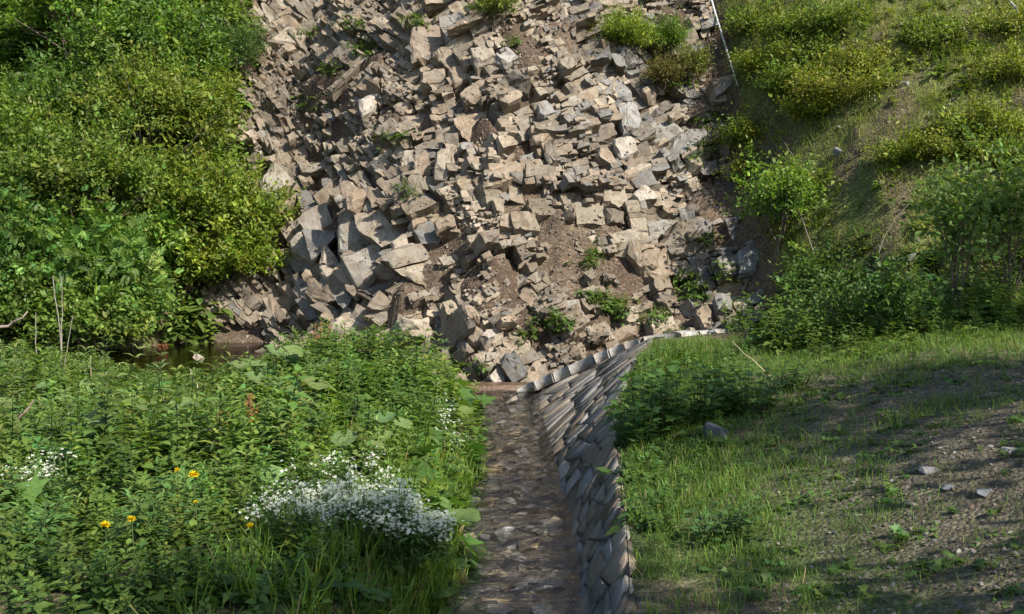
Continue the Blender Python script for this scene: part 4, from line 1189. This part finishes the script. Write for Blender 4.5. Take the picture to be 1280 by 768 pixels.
# ---- grass
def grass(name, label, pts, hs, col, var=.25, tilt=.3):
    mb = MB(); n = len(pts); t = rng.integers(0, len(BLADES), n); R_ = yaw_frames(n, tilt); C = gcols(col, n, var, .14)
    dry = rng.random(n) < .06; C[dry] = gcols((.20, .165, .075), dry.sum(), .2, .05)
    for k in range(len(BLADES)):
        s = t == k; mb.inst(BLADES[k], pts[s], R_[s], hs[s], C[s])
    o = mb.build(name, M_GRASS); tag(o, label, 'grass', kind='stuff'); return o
def tufted(n, per, rad, x0, x1, y0, y1, keep):
    c = scatter(n, x0, x1, y0, y1, keep); q_ = np.repeat(c, per, 0); q_[:, :2] += rng.normal(0, rad, (len(q_), 2)); q_[:, 2] = H(q_[:, 0], q_[:, 1]) - .01
    return q_
def rb_grass(x, y):
    g = fbm(x * 1.1, y * 1.1, 12, 4); bare = ss(1.9, 3.3, x - .11 * (y - 9)) * (1 - ss(11.5, 13.5, y))
    return rb_mask(x, y) * np.clip(1 - bare * (.55 + 1.9 * (.5 - g)), 0.03, 1)
p = tufted(5400, 11, .055, .5, 9, 4.3, 17.1, rb_grass)
grass('bank_grass', 'short uneven grass on the right bank thinning into gravel', p, rng.uniform(.04, .115, len(p)) * np.where(p[:, 0] < tab(p[:, 1], XT) + 1.1, 1.35, 1) * np.clip(p[:, 1] / 8, .7, 1.25), (.082, .135, .024))
p = tufted(900, 12, .06, -2, .3, 6, 13, lambda x, y: lb_mask(x, y) * np.clip(grass_zone(x, y) + .12, 0, 1))
grass('water_edge_grass', 'bright soft grass at the left edge of the stream', p, rng.uniform(.14, .36, len(p)), (.095, .155, .022), .2, .25)
p = tufted(9500, 10, .08, 5, 16, 15, 34, lambda x, y: hill_mask(x, y) * np.clip(fbm(x * .9 + y * .5, y * .9 - x * .4, 6, 3) * 2.8 - .5, .12, 1) * (1 - .8 * bare(x, y)))
grass('slope_grass', 'thin dry and green grass over the right hillside', p, rng.uniform(.08, .26, len(p)), (.135, .16, .028), .32, .5)
p = scatter(2400, 5, 16, 15.5, 34, lambda x, y: hill_mask(x, y) * np.clip(fbm(x * 1.1 + y * .3, y * .35 - x * .2, 66, 3) * 3.4 - 1.2, .05, 1) * (1 - .85 * bare(x, y)))
field('slope_growth', 'low mixed leafy growth in drifts down the right hillside', 'weeds', p, LOW + NET, rng.uniform(.14, .36, len(p)), gcols((.10, .135, .022), len(p), .28, .14))
p = tufted(900, 10, .06, -12, -6.6, 22.5, 30, lambda x, y: (hill_h(x, y) >= fore_h(x, y)) * .5)
grass('thicket_grass', 'grass between the shrubs on the left slope', p, rng.uniform(.1, .3, len(p)), (.09, .12, .03))
# tufts and seedlings on the rock face
tf = [(520, 28, 12), (440, 32, 10), (415, 88, 10), (455, 60, 16), (500, 170, 6), (745, 375, 14), (770, 385, 12), (700, 410, 12), (735, 330, 6), (860, 355, 12), (870, 370, 10), (880, 300, 6), (775, 395, 10), (690, 405, 8),
      (820, 398, 10), (640, 55, 4), (505, 240, 6), (385, 45, 8), (480, 175, 6), (850, 110, 8), (750, 320, 4), (385, 130, 5), (845, 425, 8), (905, 345, 8), (660, 420, 6), (600, 465, 4), (560, 460, 4), (890, 150, 8), (880, 190, 8)]
pp, pn = [], []
for (u, v, n) in tf:
    for i in range(n * 3):
        h = BV.ray_cast(Vector((0, 0, CAMZ)), Vector(ray(u + R.gauss(0, 9), v + R.gauss(0, 6))).normalized(), 60)
        if h[0] is not None: pp.append(h[0][:])
pp = np.array(pp)
field('cliff_weeds', 'sparse green seedlings and weeds rooted on the rock face', 'weeds', pp, LOW + NET[:2], rng.uniform(.10, .24, len(pp)), gcols((.08, .13, .028), len(pp), .2, .1))
q_ = np.repeat(pp[::2], 9, 0) + rng.normal(0, .05, (len(pp[::2]) * 9, 3)) * [1, .3, .5]
grass('cliff_grass', 'wisps of grass growing from cracks in the rock face', q_, rng.uniform(.08, .2, len(q_)), (.095, .12, .03))

# ---- gravel on the right bank
p = scatter(9000, 1.2, 9.5, 4.3, 14.2, lambda x, y: rb_mask(x, y) * ss(1.2, 2.8, x - .12 * (y - 9)) * (1 - ss(12.5, 14, y)) * (.35 + .65 * (6 / y)))
mb = MB(); N = len(p); size = .012 + .045 * rng.random(N) ** 3; t = rng.integers(0, len(STONES), N); R_ = yaw_frames(N, .35)
pal = np.array([[.135, .122, .105], [.165, .15, .13], [.10, .097, .095], [.125, .092, .065], [.21, .195, .175]]); C = pal[rng.integers(0, 5, N)] * rng.uniform(.8, 1.2, (N, 1))
for k in range(len(STONES)):
    s = t == k; mb.inst(STONES[k], p[s] + [0, 0, .022], R_[s], size[s][:, None] * rng.uniform(.8, 1.4, (s.sum(), 3)), C[s])
tag(mb.build('gravel', M_ROCK), 'loose grey gravel and chippings on the right bank', 'gravel', kind='stuff')
# single stones
def boulder(name, label, p, sx, sy, sz, col, seed, yaw=0., group=None, n=22):
    r = random.Random(seed); bm = bmesh.new()
    for i in range(n):
        d = Vector((r.gauss(0, 1), r.gauss(0, 1), r.gauss(0, 1))).normalized(); d = Vector([max(-.75, min(.75, k)) for k in d])
        bm.verts.new((d.x * sx, d.y * sy, d.z * sz))
    bmesh.ops.convex_hull(bm, input=bm.verts)
    bmesh.ops.bevel(bm, geom=bm.edges[:], offset=min(sx, sy, sz) * .06, segments=1, affect='EDGES')
    bmesh.ops.triangulate(bm, faces=bm.faces)
    mb = MB(); M = np.array(Matrix.Rotation(yaw, 3, 'Z'))
    for f in bm.faces:
        mb.add(np.array([v.co[:] for v in f.verts]) @ M.T + np.array(p), [(0, 1, 2)], np.array(col) * r.uniform(.92, 1.06))
    bm.free(); o = mb.build(name, M_SLATE, origin=p); return tag(o, label, 'stone', group)
p = at(903, 546); boulder('boulder', 'blue-grey pointed boulder lying in the grass of the right bank', p + [0, 0, .02], .30, .22, .2, (.10, .105, .115), 9, .5, n=8)
for i, (u, v, s_, c, lb) in enumerate([(1160, 590, .10, (.19, .19, .195), 'flat slate-grey stone in the middle of the gravel'), (1230, 618, .09, (.15, .155, .165), 'dark flat stone near the right edge of the gravel'),
    (1140, 632, .055, (.24, .225, .21), 'small pale upright stone on the gravel'), (1238, 497, .12, (.17, .15, .13), 'dull brown rounded stone at the grass edge on the right'), (1185, 612, .07, (.13, .14, .155), 'small dark stone beside the flat slate-grey one'),
    (1263, 565, .08, (.22, .215, .21), 'light stone at the right edge of the gravel')]):
    boulder('stone', lb, at(u, v) + [0, 0, .01], s_, s_ * .8, s_ * .4, c, 30 + i, i * 1.1, 'larger stones on the gravel')
for i, (u, v, s_, c, lb) in enumerate([(1150, 60, .0, 0, ''), (1053, 62, .28, (.14, .12, .10), 'dark stone on the hillside among low bushes'), (1238, 105, .25, (.33, .31, .28), 'pale upright stone near the right edge of the hillside'),
    (1128, 105, .22, (.28, .28, .27), 'pale outcrop stone in the middle of the hillside'), (1100, 55, .14, (.32, .30, .27), 'small pale stone near the top of the hillside'), (1190, 108, .12, (.33, .32, .30), 'small whitish stone right of the outcrop'),
    (1168, 172, .16, (.30, .30, .29), 'grey stone above the open sunlit grass'), (1115, 195, .2, (.27, .26, .25), 'grey stone on the open sunlit grass'), (1052, 187, .22, (.25, .26, .265), 'bluish stone at the shadow edge of the hillside'),
    (1022, 175, .2, (.27, .28, .28), 'bluish stone right of the gully'), (1155, 300, .2, (.34, .33, .31), 'pale stone low on the bare slope'), (1138, 320, .22, (.27, .27, .27), 'grey stone at the foot of the bare slope'),
    (1200, 315, .18, (.36, .35, .34), 'whitish stone behind the tall saplings'), (1000, 360, .22, (.24, .25, .26), 'grey stone at the mouth of the gully'), (965, 105, .12, (.34, .33, .31), 'small pale stone by the foot of the pipe'), (1238, 130, .12, (.30, .28, .25), 'small tan stone below the pale upright one')]):
    if s_: boulder('hillside_stone', lb, at(u, v) + [0, .06, -.04], s_ * 1.1, s_ * .8, s_ * .6, tuple(k * .66 for k in c), 60 + i, i * .9, 'stones on the right hillside', 9)
p = scatter(1300, 5, 15, 15, 33, lambda x, y: hill_mask(x, y) * np.clip(fbm(x * .7, y * .7, 15, 3) * 2.4 - .8, .05, 1))
mb = MB(); N = len(p); t = rng.integers(0, len(STONES), N); R_ = yaw_frames(N, .5); C = pal[rng.integers(0, 5, N)] * rng.uniform(1., 1.5, (N, 1)); size = .04 + .10 * rng.random(N) ** 2.5
for k in range(len(STONES)):
    s = t == k; mb.inst(STONES[k], p[s] + [0, 0, .02], R_[s], size[s], C[s])
tag(mb.build('slope_stones', M_ROCK), 'small loose stones strewn over the right hillside', 'stones', kind='stuff')

# ------------------------------------------------------------------ single plants
def at_h(u, v, h):
    """ground point whose plant of height h shows its top at this picture point"""
    p = at(u, v, h); return np.array([p[0], p[1], float(H(p[0], p[1]))])
def butterbur(label, u, v, sizes, seed, hgt=.5, col=(.115, .165, .058)):
    r = np.random.default_rng(seed); b = at_h(u, v, hgt); root = empty('butterbur', b); tag(root, label, 'butterbur', 'butterbur plants on the left bank')
    for i, s in enumerate(sizes):
        a = r.uniform(0, 6.28) if i else -1.4; d = .08 + .16 * (i > 0) * r.random() * len(sizes) ** .5; h = hgt * (1 if i == 0 else r.uniform(.6, .95))
        tip = np.array([math.cos(a) * d, math.sin(a) * d, h])
        mb = MB(); mb.add(*tube(np.array([[0, 0, -.03], tip * .5 + [0, 0, .06], tip]), [.010, .009, .007], 5, (.14, .15, .07))); st = mb.build('stalk', M_LEAF, root)
        yd = np.array([[math.cos(a), math.sin(a), r.normal(-.25, .15)]]); nr = np.array([[0.15 * math.cos(a) + r.normal(.1, .15), r.normal(-.40, .2), 1.]])
        fr_ = frames(yd, nr); mb = MB(); mb.inst(RND, (tip - fr_[0] @ np.array([0, .28, -.05]) * s)[None], fr_, np.array([s]), gcols(col, 1, .12, .06, r)); mb.build('leaf', M_LEAF, st)
BB = [('large round-leaved butterbur nearest the left edge of the bank', 128, 520, [.34, .24, .2], .52), ('butterbur with one wide drooping leaf in the middle of the left bank', 225, 505, [.32, .2], .5),
      ('butterbur with a pale upright leaf beside the drooping one', 186, 505, [.22, .15], .5), ('butterbur beneath the tall lush clump left of the stream', 395, 478, [.34, .26, .24, .2], .55),
      ('pale butterbur on top of the mound against the rock', 345, 438, [.34, .3, .28, .26, .22], .6), ('butterbur on the crest of the bank below the pale rock', 380, 440, [.3, .28, .25, .22], .55),
      ('butterbur below the crest beside the willowherb', 320, 470, [.28, .24, .2], .5), ('bright butterbur across the pool under the shrubs', 130, 415, [.34, .32, .3, .3, .26, .24], .4),
      ('butterbur hidden low above the white flowers', 430, 545, [.26, .2, .2], .42), ('butterbur halfway down the slope toward the stream', 480, 520, [.24, .22, .2], .45),
      ('small butterbur beside the crest near the pool', 300, 455, [.24, .2, .2], .45), ('butterbur at the left bank beneath the bare stems', 60, 480, [.26, .2, .2], .45)]
for i, (lb, u, v, sz, h) in enumerate(BB): butterbur(lb, u, v, sz, 200 + i, h)
def dandelion(label, u, v, seed, s=.042, h=.46):
    r = np.random.default_rng(seed); b = at_h(u, v, h); root = empty('yellow_flower', b); tag(root, label, 'flower', 'yellow flowers on the left bank')
    mb = MB(); mb.add(*tube(np.array([[0, 0, -.02], [.01, 0, h * .5], [.0, -.01, h]]), [.004, .004, .003], 4, (.10, .14, .04))); mb.build('stem', M_LEAF, root)
    mb = MB(); n = 60; a = r.uniform(0, 6.28, n); e = r.uniform(.05, 1.2, n)
    yd = np.stack([np.cos(a) * np.cos(e), np.sin(a) * np.cos(e) - .5, np.sin(e) + .2], -1)
    mb.inst(LAN, np.tile([0, -.01, h], (n, 1)), frames(yd, np.tile([0, 0, 1.], (n, 1)) + r.normal(0, .2, (n, 3))), np.full(n, s * .62) * np.array([[2.2], [1], [1]]).T if False else np.tile([s * 1.3, s * .62, s * .62], (n, 1)), gcols((.80, .62, .012), n, .06, .03, r)); mb.build('petals', M_PETAL, root)
for i, (lb, u, v, s) in enumerate([('largest yellow flower in the middle of the left bank herbs', 243, 595, .075), ('yellow flower at the lower left near the frame bottom', 132, 658, .062), ('slightly tilted yellow flower right of the lowest one', 165, 650, .055),
   ('yellow flower beside the white blossoms, half closed', 313, 658, .045), ('small orange-yellow flower above the largest one', 222, 588, .04), ('little half-hidden yellow flower right of the largest', 245, 628, .03)]): dandelion(lb, u, v, 300 + i, s)

# white blossoms: many small four-petalled flowers in heads on leafy stems
def floret():
    V, F = [], []
    for k in range(4):
        a = k * math.pi / 2; d = np.array([math.cos(a), math.sin(a), .25]); s = np.array([-math.sin(a), math.cos(a), 0]); b = len(V)
        V += [np.zeros(3), d * .6 + s * .3, d, d * .6 - s * .3]; F += [(b, b + 1, b + 2), (b, b + 2, b + 3)]
    return T_of(V, F)
FLO = floret()
def white_clump(name, label, cu, cv, ru, rv, stems, h, seed, per=13, cat='white flowers', group=None, sig=.042):
    r = np.random.default_rng(seed); b = at_h(cu, cv, h); root = empty(name, b); tag(root, label, cat, group)
    a = r.uniform(0, 6.28, stems); q = np.sqrt(r.random(stems)); x = b[0] + ru * q * np.cos(a); y = b[1] + rv * q * np.sin(a)
    lump = fbm(x * 5, y * 5, 3, 2); hs_ = h * (.45 + 1.0 * lump) * r.uniform(.75, 1.15, stems) * (1 - .3 * q ** 3)
    z = np.maximum(H(x, y), b[2] - .06); P = np.stack([x, y, z + hs_], -1) - b
    sb = MB(); G = np.stack([x, y, z], -1) - b
    for i in range(stems): sb.add(*tube(np.array([G[i], (G[i] + P[i]) / 2 + r.normal(0, .02, 3), P[i]]), [.004, .0035, .003], 3, (.08, .12, .04)))
    tag(sb.build('stems', M_LEAF, root), kind='stuff')
    n = stems * 12; t = r.random(n)[:, None]; k = np.repeat(np.arange(stems), 12)
    lb = MB(); lb.inst(LAN, G[k] * (1 - t) + P[k] * t * .93, frames(unit(r.normal(0, 1, (n, 3)) * [1, 1, .4] + [0, 0, .3]), r.normal(0, .4, (n, 3)) + [0, 0, 1]), r.uniform(.06, .11, n), gcols((.07, .12, .03), n, .2, .08, r)); lb.build('leaves', M_LEAF, root)
    n = stems * per; k = np.repeat(np.arange(stems), per)
    off = r.normal(0, 1, (n, 3)) * [sig, sig, sig * .55]
    fb = MB(); fb.inst(FLO, P[k] + off, frames(unit(r.normal(0, 1, (n, 3)) * [1, 1, .3]), r.normal(0, .45, (n, 3)) + [0, -.25, 1]), r.uniform(.011, .017, n), gcols((.80, .80, .72), n, .05, .01, r)); fb.build('blossoms', M_PETAL, root)
white_clump('white_flower_clump', 'large dense clump of small white blossoms at the bottom beside the stream', 463, 618, .57, .28, 340, .42, 400)
white_clump('white_flower_clump', 'small spray of white blossoms above the large clump', 478, 590, .12, .15, 22, .46, 401, group='small sprays of white blossoms')
white_clump('white_flower_clump', 'thin white blossoms left of the large clump', 350, 615, .22, .25, 26, .42, 402, group='small sprays of white blossoms')
white_clump('white_flower_clump', 'faint white blossoms at the far left of the bank', 45, 572, .30, .3, 34, .45, 403, 8, group='small sprays of white blossoms')
white_clump('white_flower_clump', 'few white blossoms among bright leaves by the water', 562, 532, .16, .2, 12, .42, 404, 7, group='small sprays of white blossoms')
white_clump('white_flower_clump', 'sparse white blossoms high on the stream side of the bank', 565, 505, .15, .2, 8, .42, 405, 6, group='small sprays of white blossoms')
white_clump('white_flower_clump', 'loose white blossoms between the large clump and the butterbur', 420, 575, .2, .2, 16, .44, 406, 9, group='small sprays of white blossoms')

# plants on the right bank
def leafy(name, label, u, v, hgt, stems, T, leaf, col, seed, rad=.25, per=13, group=None, foot=False):
    r = np.random.default_rng(seed); b = at_h(u, v, hgt * .6) if not foot else at(u, v); root = empty(name, b); tag(root, label, 'plant', group)
    sb, fb = MB(), MB()
    for i in range(stems):
        a, q = r.uniform(0, 6.28), rad * math.sqrt(r.random()); h = hgt * r.uniform(.6, 1.1)
        s0 = np.array([q * math.cos(a), q * math.sin(a), 0]); s0[2] = float(H(b[0] + s0[0], b[1] + s0[1])) - b[2]; s1 = s0 * [1.7, 1.7, 1] + [r.normal(0, .05), r.normal(0, .05), h]
        sb.add(*tube(np.array([s0, s0 * .6 + s1 * .4 + [0, 0, .05], s1]), [.008, .006, .003], 4, (.09, .13, .045)))
        t = np.linspace(.2, 1, per)[:, None]; P = s0 * (1 - t) + s1 * t; aa = np.arange(per) * 2.4 + r.uniform(0, 6)
        yd = np.stack([np.cos(aa), np.sin(aa), .1 + .5 * t[:, 0] ** 3], -1)
        fb.inst(T, P + yd * .03, frames(yd, np.stack([-.2 * np.cos(aa), -.2 * np.sin(aa) - .2, np.ones(per)], -1) + r.normal(0, .2, (per, 3))), leaf * r.uniform(.7, 1.15, per) * (1.1 - .45 * t[:, 0]), gcols(col, per, .16, .06, r))
    tag(sb.build('stems', M_LEAF, root), kind='stuff'); fb.build('leaves', M_LEAF, root)
RBG = 'leafy plants on the right bank'
leafy('lobed_plant', 'tall dark plant with lobed leaves beside the top of the stone facing', 820, 545, .72, 18, LOB, .16, (.05, .10, .022), 500, .22, group=RBG, foot=True)
leafy('lobed_plant', 'drooping lobed plant hanging over the edge of the stone facing', 792, 560, .46, 12, LOB, .14, (.045, .095, .022), 501, .16, group=RBG, foot=True)
leafy('lobed_plant', 'lower lobed plant right of the tallest one', 872, 530, .55, 14, LOB, .14, (.055, .105, .024), 502, .24, group=RBG, foot=True)
leafy('lobed_plant', 'lobed plant behind the pointed boulder', 930, 515, .42, 14, LOB, .13, (.055, .105, .024), 503, .26, group=RBG, foot=True)
leafy('lobed_plant', 'dark low plant at the bottom of the picture on the right bank', 905, 672, .22, 16, LOB, .08, (.05, .095, .026), 504, .2, 9, group=RBG, foot=True)
leafy('lobed_plant', 'plant at the back edge of the right bank near the coping', 905, 480, .30, 11, OVA, .12, (.06, .11, .024), 505, .25, group=RBG, foot=True)
leafy('lobed_plant', 'plant right of the bent straw stalk below the coping', 975, 490, .38, 13, OVA, .12, (.058, .108, .024), 506, .3, group=RBG, foot=True)
for i, (lb, u, v, h) in enumerate([('willowherb with a starry top beside the crest of the left bank', 385, 470, .62), ('willowherb standing above the butterbur on the left bank', 330, 478, .6), ('willowherb at the right shoulder of the left bank', 445, 470, .62), ('willowherb clump facing the stream on the left bank', 500, 490, .55), ('pale willowherb in the near left corner', 25, 640, .5), ('dark willowherb near the yellow flowers', 200, 640, .5)]):
    leafy('willowherb', lb, u, v, h, 9, LAN, .15, (.07, .135, .035), 520 + i, .2, 16, 'willowherb clumps on the left bank')
# rusty seed heads, bare stems, driftwood
def sorrel(label, u, v, h, seed):
    r = np.random.default_rng(seed); b = at_h(u, v, h); root = empty('sorrel', b); tag(root, label, 'sorrel', 'rusty sorrel stalks on the left bank')
    mb = MB(); fb = MB()
    for k in range(3):
        t = np.array([r.normal(0, .07), r.normal(0, .05), h * r.uniform(.8, 1.05)]); mb.add(*tube(np.array([[0, 0, 0], t * .5, t]), [.005, .004, .003], 4, (.16, .10, .05)))
        n = 60; f = r.uniform(.6, 1, n)[:, None]; fb.inst(DIA, t * f + r.normal(0, .022, (n, 3)), frames(r.normal(0, 1, (n, 3)), r.normal(0, 1, (n, 3))), r.uniform(.018, .035, n), gcols((.22, .085, .04), n, .2, .05, r))
    tag(mb.build('stems', M_BARK, root), kind='stuff'); tag(fb.build('seed_heads', M_PETAL, root), kind='stuff')
for i, (lb, u, v, h) in enumerate([('rusty sorrel stalk in the herbs of the left bank', 315, 495, .62), ('second rusty stalk just right of the first', 278, 508, .55), ('reddish stalk on the crest against the pale rock', 400, 402, .75), ('reddish-brown stalk among the big leaves', 168, 505, .5), ('dark red plant at the left end of the pool', 205, 428, .32)]): sorrel(lb, u, v, h, 600 + i)
def stemset(name, label, cat, lines, rad, col, group=None, m=None):
    P0 = np.array(lines[0][0]); root = empty(name, P0); tag(root, label, cat, group)
    for k, L in enumerate(lines):
        P = along(np.array(L) - P0, 7); P[1:-1] += rng.normal(0, rad * .6, (5, 3)) * (m is None); mb = MB(); mb.add(*tube(P, np.linspace(rad, rad * .45, 7) * (1 if k == 0 else .7), 5, col)); mb.build('stem' if k == 0 else 'side_stem', m or M_BARK, root)
def upx(u, v, Y): d = ray(u, v); t = Y / d[1]; return [d[0] * t, Y, CAMZ + d[2] * t]
stemset('bare_sapling', 'thin pale bare sapling forking above the left bank herbs', 'bare stems', [[upx(78, 490, 17.0), upx(77, 440, 17), upx(72, 390, 17.0), upx(66, 345, 17.05)], [upx(77, 440, 17), upx(78, 400, 17.1), upx(76, 345, 17.2)], [upx(80, 460, 17), upx(86, 425, 17), upx(91, 395, 17.0)]], .013, (.22, .20, .17))
stemset('bare_sapling', 'single thin pale stem left of the forked one', 'bare stems', [[upx(47, 470, 17.4), upx(45, 430, 17.4), upx(45, 390, 17.5)]], .011, (.20, .19, .165))
stemset('driftwood', 'curved bare branch at the left edge under the shrubs', 'branch', [[upx(-8, 412, 21.5), upx(10, 407, 21.5), upx(25, 398, 21.4), upx(34, 390, 21.4)]], .035, (.26, .21, .17))
stemset('dead_stick', 'pale dead stick standing in the herbs by the pool', 'stick', [[upx(116, 490, 15.5), upx(115, 470, 15.5), upx(113, 448, 15.5)]], .012, (.30, .22, .13))
stemset('dead_stick', 'broken pale stick leaning among herbs below the pool', 'stick', [[upx(252, 500, 14.0), upx(246, 482, 14.0), upx(238, 462, 14.1)]], .013, (.38, .33, .25))
stemset('dead_stick', 'dark stick lying in the herbs at the left', 'stick', [[upx(20, 528, 11.5), upx(30, 518, 11.5), upx(42, 500, 11.6)]], .018, (.16, .12, .09))
p = at(966, 474)
stemset('dry_stalk', 'long straw-coloured stalk bent over the right bank', 'stalk', [[p, p + [-.16, 0, .16], p + [-.36, .02, .32], p + [-.5, .02, .46]]], .007, (.42, .36, .20))
p = at(1022, 560)
stemset('dry_stalk', 'bent grass stalk between grass and gravel on the right', 'stalk', [[p, p + [-.08, 0, .12], p + [-.18, 0, .2]]], .005, (.22, .24, .07))
# pipe, thin rods and stake on the slope
a, b_ = at(921, 112), at(893, 30); c_ = at(880, -20)
stemset('pipe', 'pale straight pipe lying down the slope beside the gully', 'pipe', [[c_ + [0, -.15, .12], b_ + [0, -.2, .15], a + [0, -.1, .08]]], .035, (.40, .41, .42), m=M_PIPE)
a, b_ = at(1282, 44), at(1250, -2)
stemset('pole', 'thin grey pole lying on the slope in the top right corner', 'pole', [[b_ + [0, -.1, .1], (a + b_) / 2 + [0, -.15, .14], a + [0, -.1, .08]]], .03, (.30, .29, .28), m=M_PIPE)
p = at(988, 62); stemset('stake', 'short pale stake standing among the low bushes of the hillside', 'stake', [[p + [0, 0, -.1], p + [0, 0, .2], p + [.02, 0, .42]]], .03, (.5, .47, .42))
for i, (lb, pts) in enumerate([('bare grey twig arching at the mouth of the gully', [(1010, 330), (1000, 300), (988, 270), (975, 235)]), ('bent dead twig on the bare shaded slope', [(1090, 335), (1100, 305), (1115, 285), (1135, 265)]), ('short dead branch in the gully below the pipe', [(992, 222), (982, 205), (970, 188)])]):
    q_ = hit(np.array([a_[0] for a_ in pts], float), np.array([a_[1] for a_ in pts], float)) + np.array([0, -.35, .25])
    stemset('dead_twig', lb, 'twig', [[list(k) for k in q_]], .010, (.16, .14, .115))

# ------------------------------------------------------------------ trees standing right of the picture, they shade the right bank
def tree(label, x, y, h, cr, seed, leaf=.20, dens=1.0, col=(.05, .09, .022)):
    r = np.random.default_rng(seed); b = np.array([x, y, float(H(x, y)) - .1]); root = empty('tree', b); tag(root, label, 'tree', 'trees right of the stream')
    mb = MB(); mb.add(*tube(np.array([[0, 0, 0], [.1, 0, h * .3], [.0, .1, h * .6], [.05, 0, h * .95]]), [.22, .18, .11, .03], 8, (.13, .11, .09)))
    ends = []
    for i in range(26):
        z = h * r.uniform(.22, .92); a = r.uniform(0, 6.28); L = cr * (1.05 - .55 * (z / h)) * r.uniform(.7, 1.1)
        e = np.array([math.cos(a) * L, math.sin(a) * L, z + L * .35]); mb.add(*tube(np.array([[0, 0, z], e * [.5, .5, 0] + [0, 0, z + L * .28], e]), [.06, .04, .012], 5, (.13, .11, .09))); ends.append((np.array([0, 0, z]), e))
    mb.build('trunk', M_BARK, root)
    n = int(9000 * dens); k = r.integers(0, len(ends), n); t = r.uniform(.3, 1.08, n)[:, None]
    A = np.array([e[0] for e in ends])[k]; B_ = np.array([e[1] for e in ends])[k]
    P = A * (1 - t) + B_ * t + r.normal(0, .38, (n, 3)) * (.5 + .6 * t)
    fb = MB(); fb.inst(OVA, P, frames(r.normal(0, 1, (n, 3)), r.normal(0, .6, (n, 3)) + [0, 0, 1]), leaf * r.uniform(.7, 1.3, n), gcols(col, n, .2, .08, r)); fb.build('crown', M_LEAF, root)
tree('broad leafy tree beyond the right edge beside the gravel', 9.3, 5.2, 9.0, 3.0, 700, dens=.55)
tree('leafy tree beyond the right edge nearest the camera', 6.4, .2, 9.5, 3.0, 701, dens=.5)
tree('leafy tree on the slope beyond the right edge', 11.6, 12.0, 8.0, 2.8, 702, dens=.65)
